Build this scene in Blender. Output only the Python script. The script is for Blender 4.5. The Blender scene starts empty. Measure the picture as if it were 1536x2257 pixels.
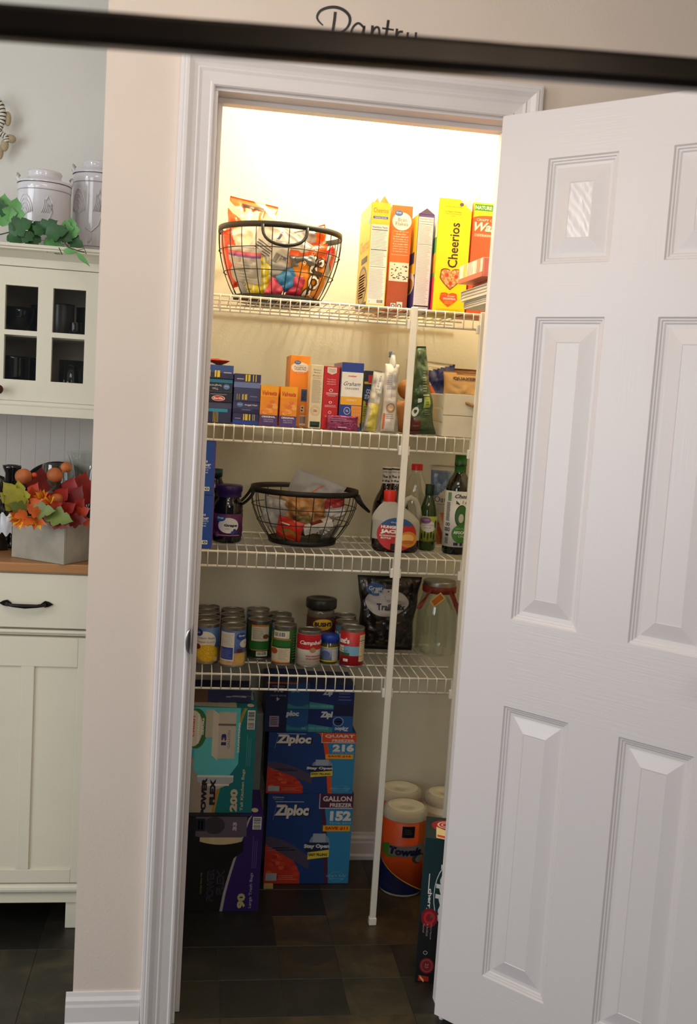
import bpy, bmesh, math, random
from mathutils import Vector, Matrix, noise
C = bpy.context.scene.collection
PI = math.pi
random.seed(7)
# ---------------------------------------------------------------- camera
F = 2267.3
CAM = Vector((-.0029, -2.2284, 1.4403)); YAW, PITCH, ROLL = .1468, .1092, .0636
_f = Vector((math.sin(YAW)*math.cos(PITCH), math.cos(YAW)*math.cos(PITCH), -math.sin(PITCH)))
_r0 = Vector((math.cos(YAW), -math.sin(YAW), 0)); _u0 = _r0.cross(_f)
_r = _r0*math.cos(ROLL)+_u0*math.sin(ROLL); _u = -_r0*math.sin(ROLL)+_u0*math.cos(ROLL)
cd = bpy.data.cameras.new('camera'); cam = bpy.data.objects.new('camera', cd); C.objects.link(cam)
cam.matrix_world = Matrix(((_r.x, _u.x, -_f.x, CAM.x), (_r.y, _u.y, -_f.y, CAM.y), (_r.z, _u.z, -_f.z, CAM.z), (0, 0, 0, 1)))
cd.sensor_fit = 'HORIZONTAL'; cd.sensor_width = 36; cd.lens = F/1536*36; cd.clip_start = .02
cd.dof.use_dof = True; cd.dof.focus_distance = 2.62; cd.dof.aperture_fstop = 5.6
bpy.context.scene.camera = cam
# ---------------------------------------------------------------- light and exposure
S = bpy.context.scene
S.view_settings.view_transform = 'Standard'; S.view_settings.look = 'None'; S.view_settings.gamma = 1
S.view_settings.exposure = 0.0
w = bpy.data.worlds.new('world'); S.world = w; w.use_nodes = True
w.node_tree.nodes['Background'].inputs[0].default_value = (.80, .84, .95, 1); w.node_tree.nodes['Background'].inputs[1].default_value = .07
def lamp(name, kind, loc, power, col, size=.1, target=None, size_y=None):
    l = bpy.data.lights.new(name, kind); l.energy = power; l.color = col
    if kind == 'AREA':
        l.size = size
        if size_y: l.shape = 'RECTANGLE'; l.size_y = size_y
    else: l.shadow_soft_size = size
    o = bpy.data.objects.new(name, l); C.objects.link(o); o.location = loc
    if target: o.rotation_euler = (Vector(target)-Vector(loc)).to_track_quat('-Z', 'Y').to_euler()
    return o
lamp('pantry_ceiling_bulb', 'POINT', (.50, .56, 2.33), 30, (1, .92, .63), .06)
lamp('kitchen_ceiling_light', 'AREA', (-.1, -.95, 2.57), 9.5, (1, .92, .84), .8, (.1, -.2, 0))
lamp('kitchen_window', 'AREA', (-2.6, -1.1, 1.3), 35, (.86, .93, 1), 1.4, (.5, 0, 1.2), 1.5)
lamp('front_left_fill', 'AREA', (-2.4, -4.0, 1.7), 26, (.93, .98, 1), 1.3, (-.1, 0, 1.1), 1.5)  # added fill from the front left for the wall and cabinet, no real window
lamp('high_front_fill', 'AREA', (.9, -4.4, 2.2), 15, (1, .97, .90), 1.0, (.2, .4, 1.0))  # second added fill, reaches into the pantry to brighten the lower shelves
lamp('dining_chandelier', 'AREA', (-2.3, -1.15, 2.38), 9, (1, .95, .88), .32, (.7, -.15, 1.85))
# ---------------------------------------------------------------- pixel helpers (photo frame 1536 x 2257)
def ray(px, py): return _f+_r*((px-768)/F)-_u*((py-1128.5)/F)
def at(px, py, Y): d = ray(px, py); return CAM+d*((Y-CAM.y)/d.y)
def atz(px, py, Z): d = ray(px, py); return CAM+d*((Z-CAM.z)/d.z)
# ---------------------------------------------------------------- materials
def lin(c):
    c = c/255
    return c/12.92 if c <= .04045 else ((c+.055)/1.055)**2.4
def rgb(t): return tuple(lin(v) for v in t)+(1,)
_M = {}
def mat(name, col, rough=.5, metal=0, var=.06, scale=18, bump=0, bscale=200, alpha=1, coat=0, emit=None, spec=.5):
    if name in _M: return _M[name]
    m = bpy.data.materials.new(name); m.use_nodes = True; nt = m.node_tree; b = nt.nodes['Principled BSDF']
    b.inputs['Roughness'].default_value = rough; b.inputs['Metallic'].default_value = metal
    b.inputs['Specular IOR Level'].default_value = spec
    b.inputs['Coat Weight'].default_value = coat
    b.inputs['Alpha'].default_value = alpha
    c = rgb(col)
    tc = nt.nodes.new('ShaderNodeTexCoord'); n = nt.nodes.new('ShaderNodeTexNoise'); n.inputs['Scale'].default_value = scale; n.inputs['Detail'].default_value = 3
    nt.links.new(tc.outputs['Object'], n.inputs['Vector'])
    r = nt.nodes.new('ShaderNodeValToRGB'); r.color_ramp.elements[0].position = .3; r.color_ramp.elements[1].position = .7
    r.color_ramp.elements[0].color = tuple(v*(1-var) for v in c[:3])+(1,); r.color_ramp.elements[1].color = tuple(min(1, v*(1+var)) for v in c[:3])+(1,)
    nt.links.new(n.outputs['Fac'], r.inputs['Fac']); nt.links.new(r.outputs['Color'], b.inputs['Base Color'])
    if bump:
        n2 = nt.nodes.new('ShaderNodeTexNoise'); n2.inputs['Scale'].default_value = bscale; n2.inputs['Detail'].default_value = 4
        nt.links.new(tc.outputs['Object'], n2.inputs['Vector'])
        bp = nt.nodes.new('ShaderNodeBump'); bp.inputs['Strength'].default_value = bump; bp.inputs['Distance'].default_value = .002
        nt.links.new(n2.outputs['Fac'], bp.inputs['Height']); nt.links.new(bp.outputs['Normal'], b.inputs['Normal'])
    _M[name] = m; return m
def ink(col, rough=.45):
    return mat('print_%02x%02x%02x_%d' % (col[0], col[1], col[2], int(rough*100)), col, rough, var=.03, scale=60)
def glassy(name, tint=(245, 250, 248), clear=.86, rough=.04, gloss=False):
    if name in _M: return _M[name]
    m = bpy.data.materials.new(name); m.use_nodes = True; nt = m.node_tree; nt.nodes.clear()
    out = nt.nodes.new('ShaderNodeOutputMaterial'); tr = nt.nodes.new('ShaderNodeBsdfTransparent'); tr.inputs[0].default_value = rgb(tint)
    if gloss: b = nt.nodes.new('ShaderNodeBsdfGlossy'); b.inputs['Color'].default_value = (1, 1, 1, 1)
    else: b = nt.nodes.new('ShaderNodeBsdfPrincipled'); b.inputs['Base Color'].default_value = rgb(tint)
    b.inputs['Roughness'].default_value = rough
    lw = nt.nodes.new('ShaderNodeLayerWeight'); lw.inputs[0].default_value = .35
    mr = nt.nodes.new('ShaderNodeMapRange'); mr.inputs[3].default_value = 1-clear; mr.inputs[4].default_value = min(1, 1-clear+(.3 if gloss else .6))
    mx = nt.nodes.new('ShaderNodeMixShader')
    nz = nt.nodes.new('ShaderNodeTexNoise'); nz.inputs['Scale'].default_value = 30
    bp = nt.nodes.new('ShaderNodeBump'); bp.inputs['Strength'].default_value = .05; nt.links.new(nz.outputs['Fac'], bp.inputs['Height']); nt.links.new(bp.outputs['Normal'], b.inputs['Normal'])
    nt.links.new(lw.outputs['Facing'], mr.inputs[0]); nt.links.new(mr.outputs[0], mx.inputs[0])
    nt.links.new(tr.outputs[0], mx.inputs[1]); nt.links.new(b.outputs[0], mx.inputs[2]); nt.links.new(mx.outputs[0], out.inputs[0])
    _M[name] = m; return m
# ---------------------------------------------------------------- text outlines
_T = {}
def textmesh(s, bold=0, shear=0):
    k = (s, bold, shear)
    if k in _T: return _T[k]
    cu = bpy.data.curves.new('lettering', 'FONT'); cu.body = s; cu.offset = bold; cu.shear = shear; cu.resolution_u = 2; cu.fill_mode = 'BOTH'
    o = bpy.data.objects.new('lettering', cu); me = bpy.data.meshes.new_from_object(o)
    v = [(p.co.x, p.co.y) for p in me.vertices]; f = [tuple(p.vertices) for p in me.polygons]
    bpy.data.objects.remove(o); bpy.data.curves.remove(cu); bpy.data.meshes.remove(me)
    if v:
        x0 = min(a for a, b in v); x1 = max(a for a, b in v); y0 = min(b for a, b in v); y1 = max(b for a, b in v)
        v = [((a-x0)/max(x1-x0, 1e-6), (b-y0)/max(y1-y0, 1e-6)) for a, b in v]; asp = (x1-x0)/max(y1-y0, 1e-6)
    else: asp = 1
    _T[k] = (v, f, asp); return _T[k]
# ---------------------------------------------------------------- mesh collector
class G:
    def __init__(s): s.v = []; s.f = []; s.m = []; s.sm = []; s.mats = []
    def mi(s, m):
        if m not in s.mats: s.mats.append(m)
        return s.mats.index(m)
    def add(s, vs, fs, m, smooth=False):
        n = len(s.v); k = s.mi(m); s.v.extend([tuple(a) for a in vs])
        for f in fs: s.f.append(tuple(i+n for i in f)); s.m.append(k); s.sm.append(smooth)
    def box(s, x0, y0, z0, x1, y1, z1, m, mt=None, b=0):
        """box; b = bevel radius"""
        if b:
            bm = bmesh.new(); bmesh.ops.create_cube(bm, size=1)
            for v in bm.verts: v.co = ((x0+x1)/2+v.co.x*(x1-x0), (y0+y1)/2+v.co.y*(y1-y0), (z0+z1)/2+v.co.z*(z1-z0))
            bmesh.ops.bevel(bm, geom=bm.edges[:], offset=b, segments=2, profile=.5, affect='EDGES')
            s.bm(bm, m, mt); return
        vs = [(x0, y0, z0), (x1, y0, z0), (x1, y1, z0), (x0, y1, z0), (x0, y0, z1), (x1, y0, z1), (x1, y1, z1), (x0, y1, z1)]
        if mt: vs = [mt @ Vector(v) for v in vs]
        s.add(vs, [(0, 3, 2, 1), (4, 5, 6, 7), (0, 1, 5, 4), (1, 2, 6, 5), (2, 3, 7, 6), (3, 0, 4, 7)], m)
    def bm(s, bm, m, mt=None, smooth=False):
        bm.verts.index_update()
        s.add([(mt @ v.co if mt else v.co) for v in bm.verts], [[v.index for v in f.verts] for f in bm.faces], m, smooth); bm.free()
    def lathe(s, prof, m, cx=0, cy=0, seg=36, smooth=True, mt=None, a0=0, a1=2*PI, sx=1, sy=1):
        full = abs(a1-a0-2*PI) < 1e-6; n = seg if full else seg+1
        vs = []
        for r, z in prof:
            for i in range(n):
                a = a0+(a1-a0)*i/seg; p = Vector((cx+r*math.cos(a)*sx, cy+r*math.sin(a)*sy, z)); vs.append(mt @ p if mt else p)
        fs = []
        for j in range(len(prof)-1):
            for i in range(seg):
                k = (i+1) % n if full else i+1
                fs.append((j*n+i, j*n+k, (j+1)*n+k, (j+1)*n+i))
        s.add(vs, fs, m, smooth)
        for j in (0, len(prof)-1):
            if prof[j][0] > 1e-5 and full and False: pass
    def tube(s, pts, r, m, seg=8, closed=False, flat=None):
        pts = [Vector(p) for p in pts]; n = len(pts); vs = []; up = Vector((0, 0, 1)); prev = None
        for i, p in enumerate(pts):
            a = pts[(i-1) % n] if (closed or i > 0) else p; b = pts[(i+1) % n] if (closed or i < n-1) else p
            t = (b-a).normalized()
            x = t.cross(up)
            if x.length < .05: x = t.cross(Vector((0, 1, 0))) if prev is None else prev-t*prev.dot(t)
            x.normalize(); y = x.cross(t).normalized(); prev = x
            rr = r[i] if isinstance(r, (list, tuple)) else r
            for k in range(seg):
                q = 2*PI*k/seg; vs.append(p+x*math.cos(q)*rr*(flat or 1)+y*math.sin(q)*rr)
        fs = []
        for i in range(n if closed else n-1):
            j = (i+1) % n
            for k in range(seg):
                l = (k+1) % seg; fs.append((i*seg+k, i*seg+l, j*seg+l, j*seg+k))
        if not closed: fs.append(tuple(range(seg))[::-1]); fs.append(tuple(range((n-1)*seg, n*seg)))
        s.add(vs, fs, m, True)
    def surf(s, fn, nu, nv, m, smooth=True, wrapu=False):
        vs = [fn(i/nu, j/nv) for j in range(nv+1) for i in range(nu+1)]
        W = nu+1
        if callable(m):
            for j in range(nv):
                for i in range(nu):
                    a = j*W+i; s.add([vs[a], vs[a+1], vs[a+W+1], vs[a+W]], [(0, 1, 2, 3)], m((i+.5)/nu, (j+.5)/nv), smooth)
        else:
            s.add(vs, [(j*W+i, j*W+i+1, (j+1)*W+i+1, (j+1)*W+i) for j in range(nv) for i in range(nu)], m, smooth)
    def extrude(s, pts, z0, z1, m, mt=None):
        """pts counter-clockwise polygon in xy, extruded in z"""
        n = len(pts); vs = [Vector((x, y, z0)) for x, y in pts]+[Vector((x, y, z1)) for x, y in pts]
        if mt: vs = [mt @ v for v in vs]
        s.add(vs, [tuple(range(n))[::-1], tuple(range(n, 2*n))]+[(i, (i+1) % n, n+(i+1) % n, n+i) for i in range(n)], m)
    def build(s, name, parent=None, loc=None, rz=0, smooth_merge=False):
        me = bpy.data.meshes.new(name); me.from_pydata(s.v, [], s.f)
        for m in s.mats: me.materials.append(m)
        me.polygons.foreach_set('material_index', s.m); me.polygons.foreach_set('use_smooth', s.sm); me.update()
        o = bpy.data.objects.new(name, me); C.objects.link(o)
        if loc is not None: o.location = loc
        o.rotation_euler.z = rz
        if parent: o.parent = parent
        return o
def tag(o, label=None, cat=None, group=None, kind=None):
    if label: o['label'] = label
    if cat: o['category'] = cat
    if group: o['group'] = group
    if kind: o['kind'] = kind
    return o
def thing(name, label, cat, loc=(0, 0, 0), rz=0, group=None):
    o = bpy.data.objects.new(name, None); C.objects.link(o); o.location = loc; o.rotation_euler.z = rz; o.empty_display_size = .05
    return tag(o, label, cat, group)
def struct(g, name, label=None): o = g.build(name); return tag(o, label, None, None, 'structure')
def copy_thing(o, loc, rz, label):
    r = o.copy(); C.objects.link(r); r.location = loc; r.rotation_euler.z = rz; r['label'] = label
    for ch in list(o.children):
        c = ch.copy(); C.objects.link(c); c.parent = r
        for g in list(ch.children): d = g.copy(); C.objects.link(d); d.parent = c
    return r
# ---------------------------------------------------------------- printing on a surface
class D:
    """prints in unit coordinates (u right, v up) on mapping mp(u,v,l); w,h real size in metres"""
    def __init__(s, g, mp, w, h, l0=.0004, dl=.00005, nu=1, nv=1): s.g = g; s.mp = mp; s.w = w; s.h = h; s.l = l0; s.dl = dl; s.nu = nu; s.nv = nv
    def _l(s): s.l += s.dl; return s.l
    def fill(s, u0, u1, lo, hi, m, n=None, nv=None):
        l = s._l(); m = ink(m) if isinstance(m, tuple) else m
        n = n or max(16, int(s.nu*(u1-u0)+.99)); nv = nv or s.nv
        s.g.surf(lambda a, b: s.mp(u0+(u1-u0)*a, lo(u0+(u1-u0)*a)*(1-b)+hi(u0+(u1-u0)*a)*b, l), n, nv, m, smooth=(s.nu > 1))
    def rect(s, u0, v0, u1, v1, m): s.fill(u0, u1, lambda u: v0, lambda u: v1, m, max(1, int(s.nu*(u1-u0)+.99)))
    def quad(s, u0, a0, b0, u1, a1, b1, m, n=None):
        s.fill(u0, u1, lambda u: a0+(a1-a0)*(u-u0)/(u1-u0), lambda u: b0+(b1-b0)*(u-u0)/(u1-u0), m, n or max(1, int(s.nu*(u1-u0)+.99)))
    def ell(s, cu, cv, ru, rv, m, n=18):
        q = lambda u: math.sqrt(max(0, 1-((u-cu)/ru)**2))
        ang = [cu-ru*math.cos(PI*i/n) for i in range(n+1)]
        l = s._l(); m = ink(m) if isinstance(m, tuple) else m
        s.g.surf(lambda a, b: s.mp(ang[round(a*n)], cv+(2*b-1)*rv*q(ang[round(a*n)]), l), n, max(s.nv, 1), m, smooth=(s.nu > 1))
    def ring(s, cu, cv, ru, rv, t, m, n=24):
        l = s._l(); m = ink(m) if isinstance(m, tuple) else m
        s.g.surf(lambda a, b: s.mp(cu+ru*(1-t*b)*math.cos(2*PI*a), cv+rv*(1-t*b)*math.sin(2*PI*a), l), n, 1, m)
    def heart(s, cu, cv, ru, rv, m, n=24):
        def hi(u): x = (u-cu)/ru; return cv+rv*(.45*abs(x)**.5*1.0+.55*math.sqrt(max(0, 1-x*x))) if abs(x) < 1 else cv
        def lo(u): x = min(1, abs((u-cu)/ru)); return cv-rv*(1-x)**.8 if x < 1 else cv
        s.fill(cu-ru, cu+ru, lo, hi, m, n)
    def text(s, t, cu, cv, hgt, m, w=None, bold=.0, shear=0, rot=0, arc=0):
        """hgt: letter-block height, w: block width, both as fractions of the unit face (before rotation: along the reading direction in metres of that axis)"""
        v, f, asp = textmesh(t, bold, shear); l = s._l()+(.0022 if s.nv > 8 else .0009 if s.nu > 20 else 0); m = ink(m) if isinstance(m, tuple) else m
        if rot % 180 == 0: H = hgt*s.h; Wd = (w*s.w if w else H*asp)
        else: H = hgt*s.w; Wd = (w*s.h if w else H*asp)
        c, sn = math.cos(math.radians(rot)), math.sin(math.radians(rot)); vs = []
        for a, b in v:
            x = (a-.5)*Wd; y = (b-.5)*H+arc*H*(1-(2*a-1)**2)
            vs.append(s.mp(cu+(x*c-y*sn)/s.w, cv+(x*sn+y*c)/s.h, l))
        s.g.add(vs, f, m)
    def lines(s, u0, v0, u1, v1, n, m, fillr=.45, rag=.3, seed=1, vert=False):
        rd = random.Random(seed)
        for i in range(n):
            k = 1-rag*rd.random()
            if vert:
                a = u0+(u1-u0)*(i+.5)/n; t = (u1-u0)/n*fillr/2; s.l -= s.dl; s.rect(a-t, v0, a+t, v0+(v1-v0)*k, m)
            else:
                a = v0+(v1-v0)*(i+.5)/n; t = (v1-v0)/n*fillr/2; s.l -= s.dl; s.rect(u0, a-t, u0+(u1-u0)*k, a+t, m)
        s.l += s.dl
    def barcode(s, u0, v0, u1, v1, horiz=False, seed=3):
        s.rect(u0, v0, u1, v1, (235, 232, 225)); rd = random.Random(seed); n = 14; l = s.l
        for i in range(n):
            s.l = l
            if horiz: a = v0+(v1-v0)*(i+.7)/(n+1); t = (v1-v0)/n*(.15+.25*rd.random()); s.rect(u0+(u1-u0)*.08, a-t, u1-(u1-u0)*.08, a+t, (35, 35, 40))
            else: a = u0+(u1-u0)*(i+.7)/(n+1); t = (u1-u0)/n*(.15+.25*rd.random()); s.rect(a-t, v0+(v1-v0)*.2, a+t, v1-(v1-v0)*.08, (35, 35, 40))
def front(x0, y0, z0, w, h): return lambda u, v, l: Vector((x0+u*w, y0-l, z0+v*h))
def left(x0, y0, z0, d, h): return lambda u, v, l: Vector((x0-l, y0+d-u*d, z0+v*h))   # u from the back to the front
def top(x0, y0, z0, w, d): return lambda u, v, l: Vector((x0+u*w, y0+v*d, z0+l))
def cyl(R, z0, h, half=PI/2):   # u=0..1 spans -half..half around the side facing -y
    return lambda u, v, l: Vector(((R+l)*math.sin((u-.5)*2*half), -(R+l)*math.cos((u-.5)*2*half), z0+v*h))
WHITE = (240, 238, 232); BLACK = (22, 20, 22); GVBLUE = (40, 92, 165)
def carton(name, label, pl, pr, pb, pt, Y, base, depth, col, draw=None, sides=None, drawleft=None, drawtop=None, group=None, cat='box', rz=0, open_top=False, h=None, w=None, loc=None, rough=.45):
    """cardboard package whose front-bottom edge runs from pixel pl to pr (row pb) at depth Y; top at row pt"""
    if loc is None:
        a = at(pl, pb, Y); b = at(pr, pb, Y)
        w = w or b.x-a.x; h = h or at((pl+pr)/2, pt, Y).z-base; loc = ((a.x+b.x)/2, Y, base)
    g = G(); m = mat('card_%02x%02x%02x' % col, col, rough, var=.04, scale=25)
    g.box(-w/2, 0, 0, w/2, depth, h, m, b=.0009)
    if draw: draw(D(g, front(-w/2, 0, 0, w, h), w, h))
    if drawleft: drawleft(D(g, left(-w/2, 0, 0, depth, h), depth, h))
    if drawtop: drawtop(D(g, top(-w/2, 0, h, w, depth), w, depth))
    o = g.build(name, None, loc, rz); tag(o, label, cat, group)
    o['wh'] = (w, h, depth)
    if open_top:
        f = G(); cb = mat('raw_cardboard', (168, 140, 100), .7)
        f.add([(-w/2, 0, h), (w/2, 0, h), (w/2, .004, h+.0), (-w/2, .004, h+.0)], [(0, 1, 2, 3)], cb)
        for sgn in (-1, 1):
            f.surf(lambda u, v: Vector((sgn*(w/2-.0005-v*w*.42), .004+u*(depth-.008), h+.0015+.016*math.sin(v*PI*.55)+.002*math.sin(u*7+sgn))), 6, 5, cb)
        f.build('flap', o)
    return o
# ================================================================ THE SETTING
W = .632; WC = .612; HO = 2.055; YS = .447; YB = .848; ZS = [1.6815, 1.3531, 1.0247, .6963]; DK = .0046; XP1 = .53; XP2 = .716
M_wall = mat('wall_paint', (226, 209, 195), .75, var=.02, scale=6, bump=.25, bscale=160)
M_pwall = mat('pantry_wall_paint', (212, 207, 188), .75, var=.02, scale=6, bump=.2, bscale=160)
M_far = mat('dining_wall_paint', (214, 211, 204), .75, var=.02, scale=5, bump=.25, bscale=160)
M_trim = mat('white_trim_paint', (226, 218, 216), .38, var=.015, scale=10, bump=.05, bscale=60)
M_door = None
M_ceil = mat('ceiling_paint', (225, 222, 215), .9, bump=.3, bscale=90)
# slate-look tile floor
def slate(i, col, col2):
    m = bpy.data.materials.new('slate_tile_%d' % i); m.use_nodes = True; nt = m.node_tree; b = nt.nodes['Principled BSDF']
    tc = nt.nodes.new('ShaderNodeTexCoord'); n = nt.nodes.new('ShaderNodeTexNoise'); n.inputs['Scale'].default_value = 7; n.inputs['Detail'].default_value = 8; n.inputs['Roughness'].default_value = .65; n.inputs['Distortion'].default_value = 1.2
    mp = nt.nodes.new('ShaderNodeMapping'); mp.inputs['Location'].default_value = (i*3.1, i*1.7, 0)
    nt.links.new(tc.outputs['Object'], mp.inputs['Vector']); nt.links.new(mp.outputs[0], n.inputs['Vector'])
    r = nt.nodes.new('ShaderNodeValToRGB'); e = r.color_ramp.elements
    e[0].position = .36; e[0].color = rgb(col); e[1].position = .66; e[1].color = rgb(col2)
    x = e.new(.5); x.color = rgb(tuple(int((a+b_)/2*.9) for a, b_ in zip(col, col2)))
    nt.links.new(n.outputs['Fac'], r.inputs['Fac']); nt.links.new(r.outputs['Color'], b.inputs['Base Color'])
    b.inputs['Roughness'].default_value = .42
    bp = nt.nodes.new('ShaderNodeBump'); bp.inputs['Strength'].default_value = .35; bp.inputs['Distance'].default_value = .003
    nt.links.new(n.outputs['Fac'], bp.inputs['Height']); nt.links.new(bp.outputs['Normal'], b.inputs['Normal'])
    return m
SL = [slate(0, (27, 24, 17), (54, 45, 28)), slate(1, (16, 16, 13), (32, 29, 22)), slate(2, (36, 30, 20), (72, 57, 34)), slate(3, (22, 22, 17), (46, 42, 30)), slate(4, (32, 29, 21), (62, 54, 37))]
g = G(); T = .1524; gx0 = .1045-T*18; gy0 = .0155-T*20*1.02; TY = .1555
gy0 = .0155-TY*20
rd = random.Random(11); used = set(); NX, NY = 44, 30
M_grout = mat('tile_joint', (50, 44, 32), .7)
g.add([(gx0, gy0, -.0015), (gx0+NX*T, gy0, -.0015), (gx0+NX*T, gy0+NY*TY, -.0015), (gx0, gy0+NY*TY, -.0015)], [(0, 1, 2, 3)], M_grout)
forced = {(18, 19): (3, 1, 2), (18, 20): (1, 1, 1), (18, 21): (1, 1, 3), (19, 20): (1, 1, 1), (19, 21): (1, 1, 0), (19, 22): (1, 1, 2), (20, 21): (1, 1, 4), (20, 20): (1, 1, 4), (20, 22): (2, 2, 2), (19, 23): (1, 1, 1), (17, 22): (2, 2, 1), (21, 20): (1, 1, 3), (21, 21): (1, 1, 1), (21, 19): (1, 2, 4), (15, 22): (2, 2, 3), (17, 20): (1, 1, 0), (17, 21): (1, 1, 3)}
e = .0011
for i in range(NX):
    for j in range(NY):
        if (i, j) in used: continue
        if (i, j) in forced: a, b, c = forced[(i, j)]
        else:
            a, b = rd.choice([(1, 1), (1, 1), (2, 2), (2, 1), (1, 2)]); c = rd.randrange(5)
        while any((i+p, j+q) in used or ((p, q) != (0, 0) and (i+p, j+q) in forced) for p in range(a) for q in range(b)): a = b = 1; break
        for p in range(a):
            for q in range(b): used.add((i+p, j+q))
        x0 = gx0+i*T+e; x1 = gx0+min(i+a, NX)*T-e; y0 = gy0+j*TY+e; y1 = gy0+min(j+b, NY)*TY-e
        g.add([(x0, y0, 0), (x1, y0, 0), (x1, y1, 0), (x0, y1, 0), (x0-e*.6, y0-e*.6, -.0012), (x1+e*.6, y0-e*.6, -.0012), (x1+e*.6, y1+e*.6, -.0012), (x0-e*.6, y1+e*.6, -.0012)], [(0, 1, 2, 3), (4, 5, 1, 0), (5, 6, 2, 1), (6, 7, 3, 2), (7, 4, 0, 3)], SL[c])
g.box(gx0, gy0, -.06, gx0+NX*T, gy0+NY*TY, -.002, M_grout)
struct(g, 'floor', 'dark slate-look tile floor with thin joints')
# front wall with the door opening
g = G(); ZC = 2.62
g.box(-.2276, 0, 0, -.021, .115, ZC, M_wall); g.box(W+.021, 0, 0, 2.6, .115, ZC, M_wall); g.box(-.021, 0, HO+.019, W+.021, .115, ZC, M_wall)
struct(g, 'wall_front', 'beige painted wall around the pantry doorway')
g = G(); g.box(-.2276, .115, 0, -.11, YB+.11, ZC, M_wall); struct(g, 'wall_left', 'left side wall of the pantry')
g = G(); g.box(-.11, YB, 0, 1.13, YB+.11, ZC, M_pwall); struct(g, 'wall_back', 'pale back wall of the pantry')
g = G(); g.box(1.13, .115, 0, 1.25, YB+.11, ZC, M_pwall); struct(g, 'wall_right', 'right side wall of the pantry')
g = G(); g.box(-.11, .115, 2.45, 1.13, YB, ZC, M_ceil); g.box(-2.9, -3.2, ZC, 2.6, 1.05, ZC+.06, M_ceil); struct(g, 'ceiling', 'white ceiling')
g = G(); g.box(-2.6, .87, 0, -.2276, .96, ZC, M_far); struct(g, 'wall_dining', 'pale green-white wall behind the hutch')
# casing with mitred corners
g = G(); prof = [(.007, 0), (.007, .007), (.010, .010), (.014, .0105), (.017, .0085), (.034, .0105), (.040, .0125), (.043, .0115), (.050, .0135), (.060, .0185), (.066, .019), (.068, .017), (.071, .0175), (.076, .0165), (.078, .012), (.078, 0)]
for k in range(len(prof)-1):
    for side in range(3):
        P = []
        for d, h in (prof[k], prof[k+1]):
            path = [(-d, 0), (-d, HO+d), (WC+d, HO+d), (WC+d, 0)]; P.append([(path[side][0], -h-.0005, path[side][1]), (path[side+1][0], -h-.0005, path[side+1][1])])
        g.add([P[0][0], P[0][1], P[1][1], P[1][0]], [(0, 1, 2, 3)], M_trim)
cas = struct(g, 'trim_1', 'white moulded casing around the pantry doorway')
# jamb and stop
g = G()
g.box(-.0205, -.0005, 0, 0, .1155, HO, M_trim, b=.0015); g.box(W, -.0005, 0, W+.0205, .1155, HO, M_trim, b=.0015); g.box(-.0205, -.0005, HO, W+.0205, .1155, HO+.0185, M_trim, b=.0015)
g.box(0, .045, 0, .0105, .078, HO-.0105, M_trim, b=.0015); g.box(W-.0105, .045, 0, W, .078, HO-.0105, M_trim, b=.0015); g.box(0, .045, HO-.0105, W, .078, HO, M_trim, b=.0015)
jamb = struct(g, 'trim_2', 'white door jamb and stop')
# strike plate lip on the left jamb
g = G(); M_steel = mat('brushed_nickel', (150, 145, 138), .28, 1, var=.05)
zc = at(405, 1408, 0).z
def lipf(u, v):
    z = zc+(v-.5)*.058; q = math.sqrt(max(0, 1-(2*v-1)**2)); a = u*1.2
    return Vector((-.0012-.011*q*math.sin(a)*1.0, -.019-.0035*q+u*.034*(1 if u > .5 else u*2), z)) if False else Vector((-.0040-.011*q*u, -.0200-.002*math.sin(u*PI), z))
g.surf(lipf, 8, 16, M_steel)
g.box(.0003, -.019, zc-.029, .0014, .028, zc+.029, M_steel)
g.build('strike_plate', jamb)['label'] = 'curved nickel strike plate on the left jamb'
# baseboards
def baseboard(name, x0, x1, y, label):
    g = G(); pr = [(0, 0), (.019, 0), (.019, .012), (.0145, .018), (.013, .052), (.011, .058), (.0105, .066), (.006, .074), (.004, .083), (0, .083)]
    vs = []; n = len(pr)
    for x in (x0, x1): vs += [(x, y-d, z+.0002) for d, z in pr]
    g.add(vs, [(i, (i+1) % n, n+(i+1) % n, n+i) for i in range(n)]+[tuple(range(n)), tuple(range(n, 2*n))], M_trim)
    return struct(g, name, label)
baseboard('baseboard_back', -.11, 1.13, YB, 'white baseboard along the pantry back wall')
baseboard('baseboard_front', -.242, -.0785, 0, 'white baseboard left of the door casing')
baseboard('baseboard_right', WC+.0785, 2.6, 0, 'white baseboard behind the open door')
baseboard('baseboard_dining', -2.6, -.2286, .87, 'white baseboard behind the hutch')
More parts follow.
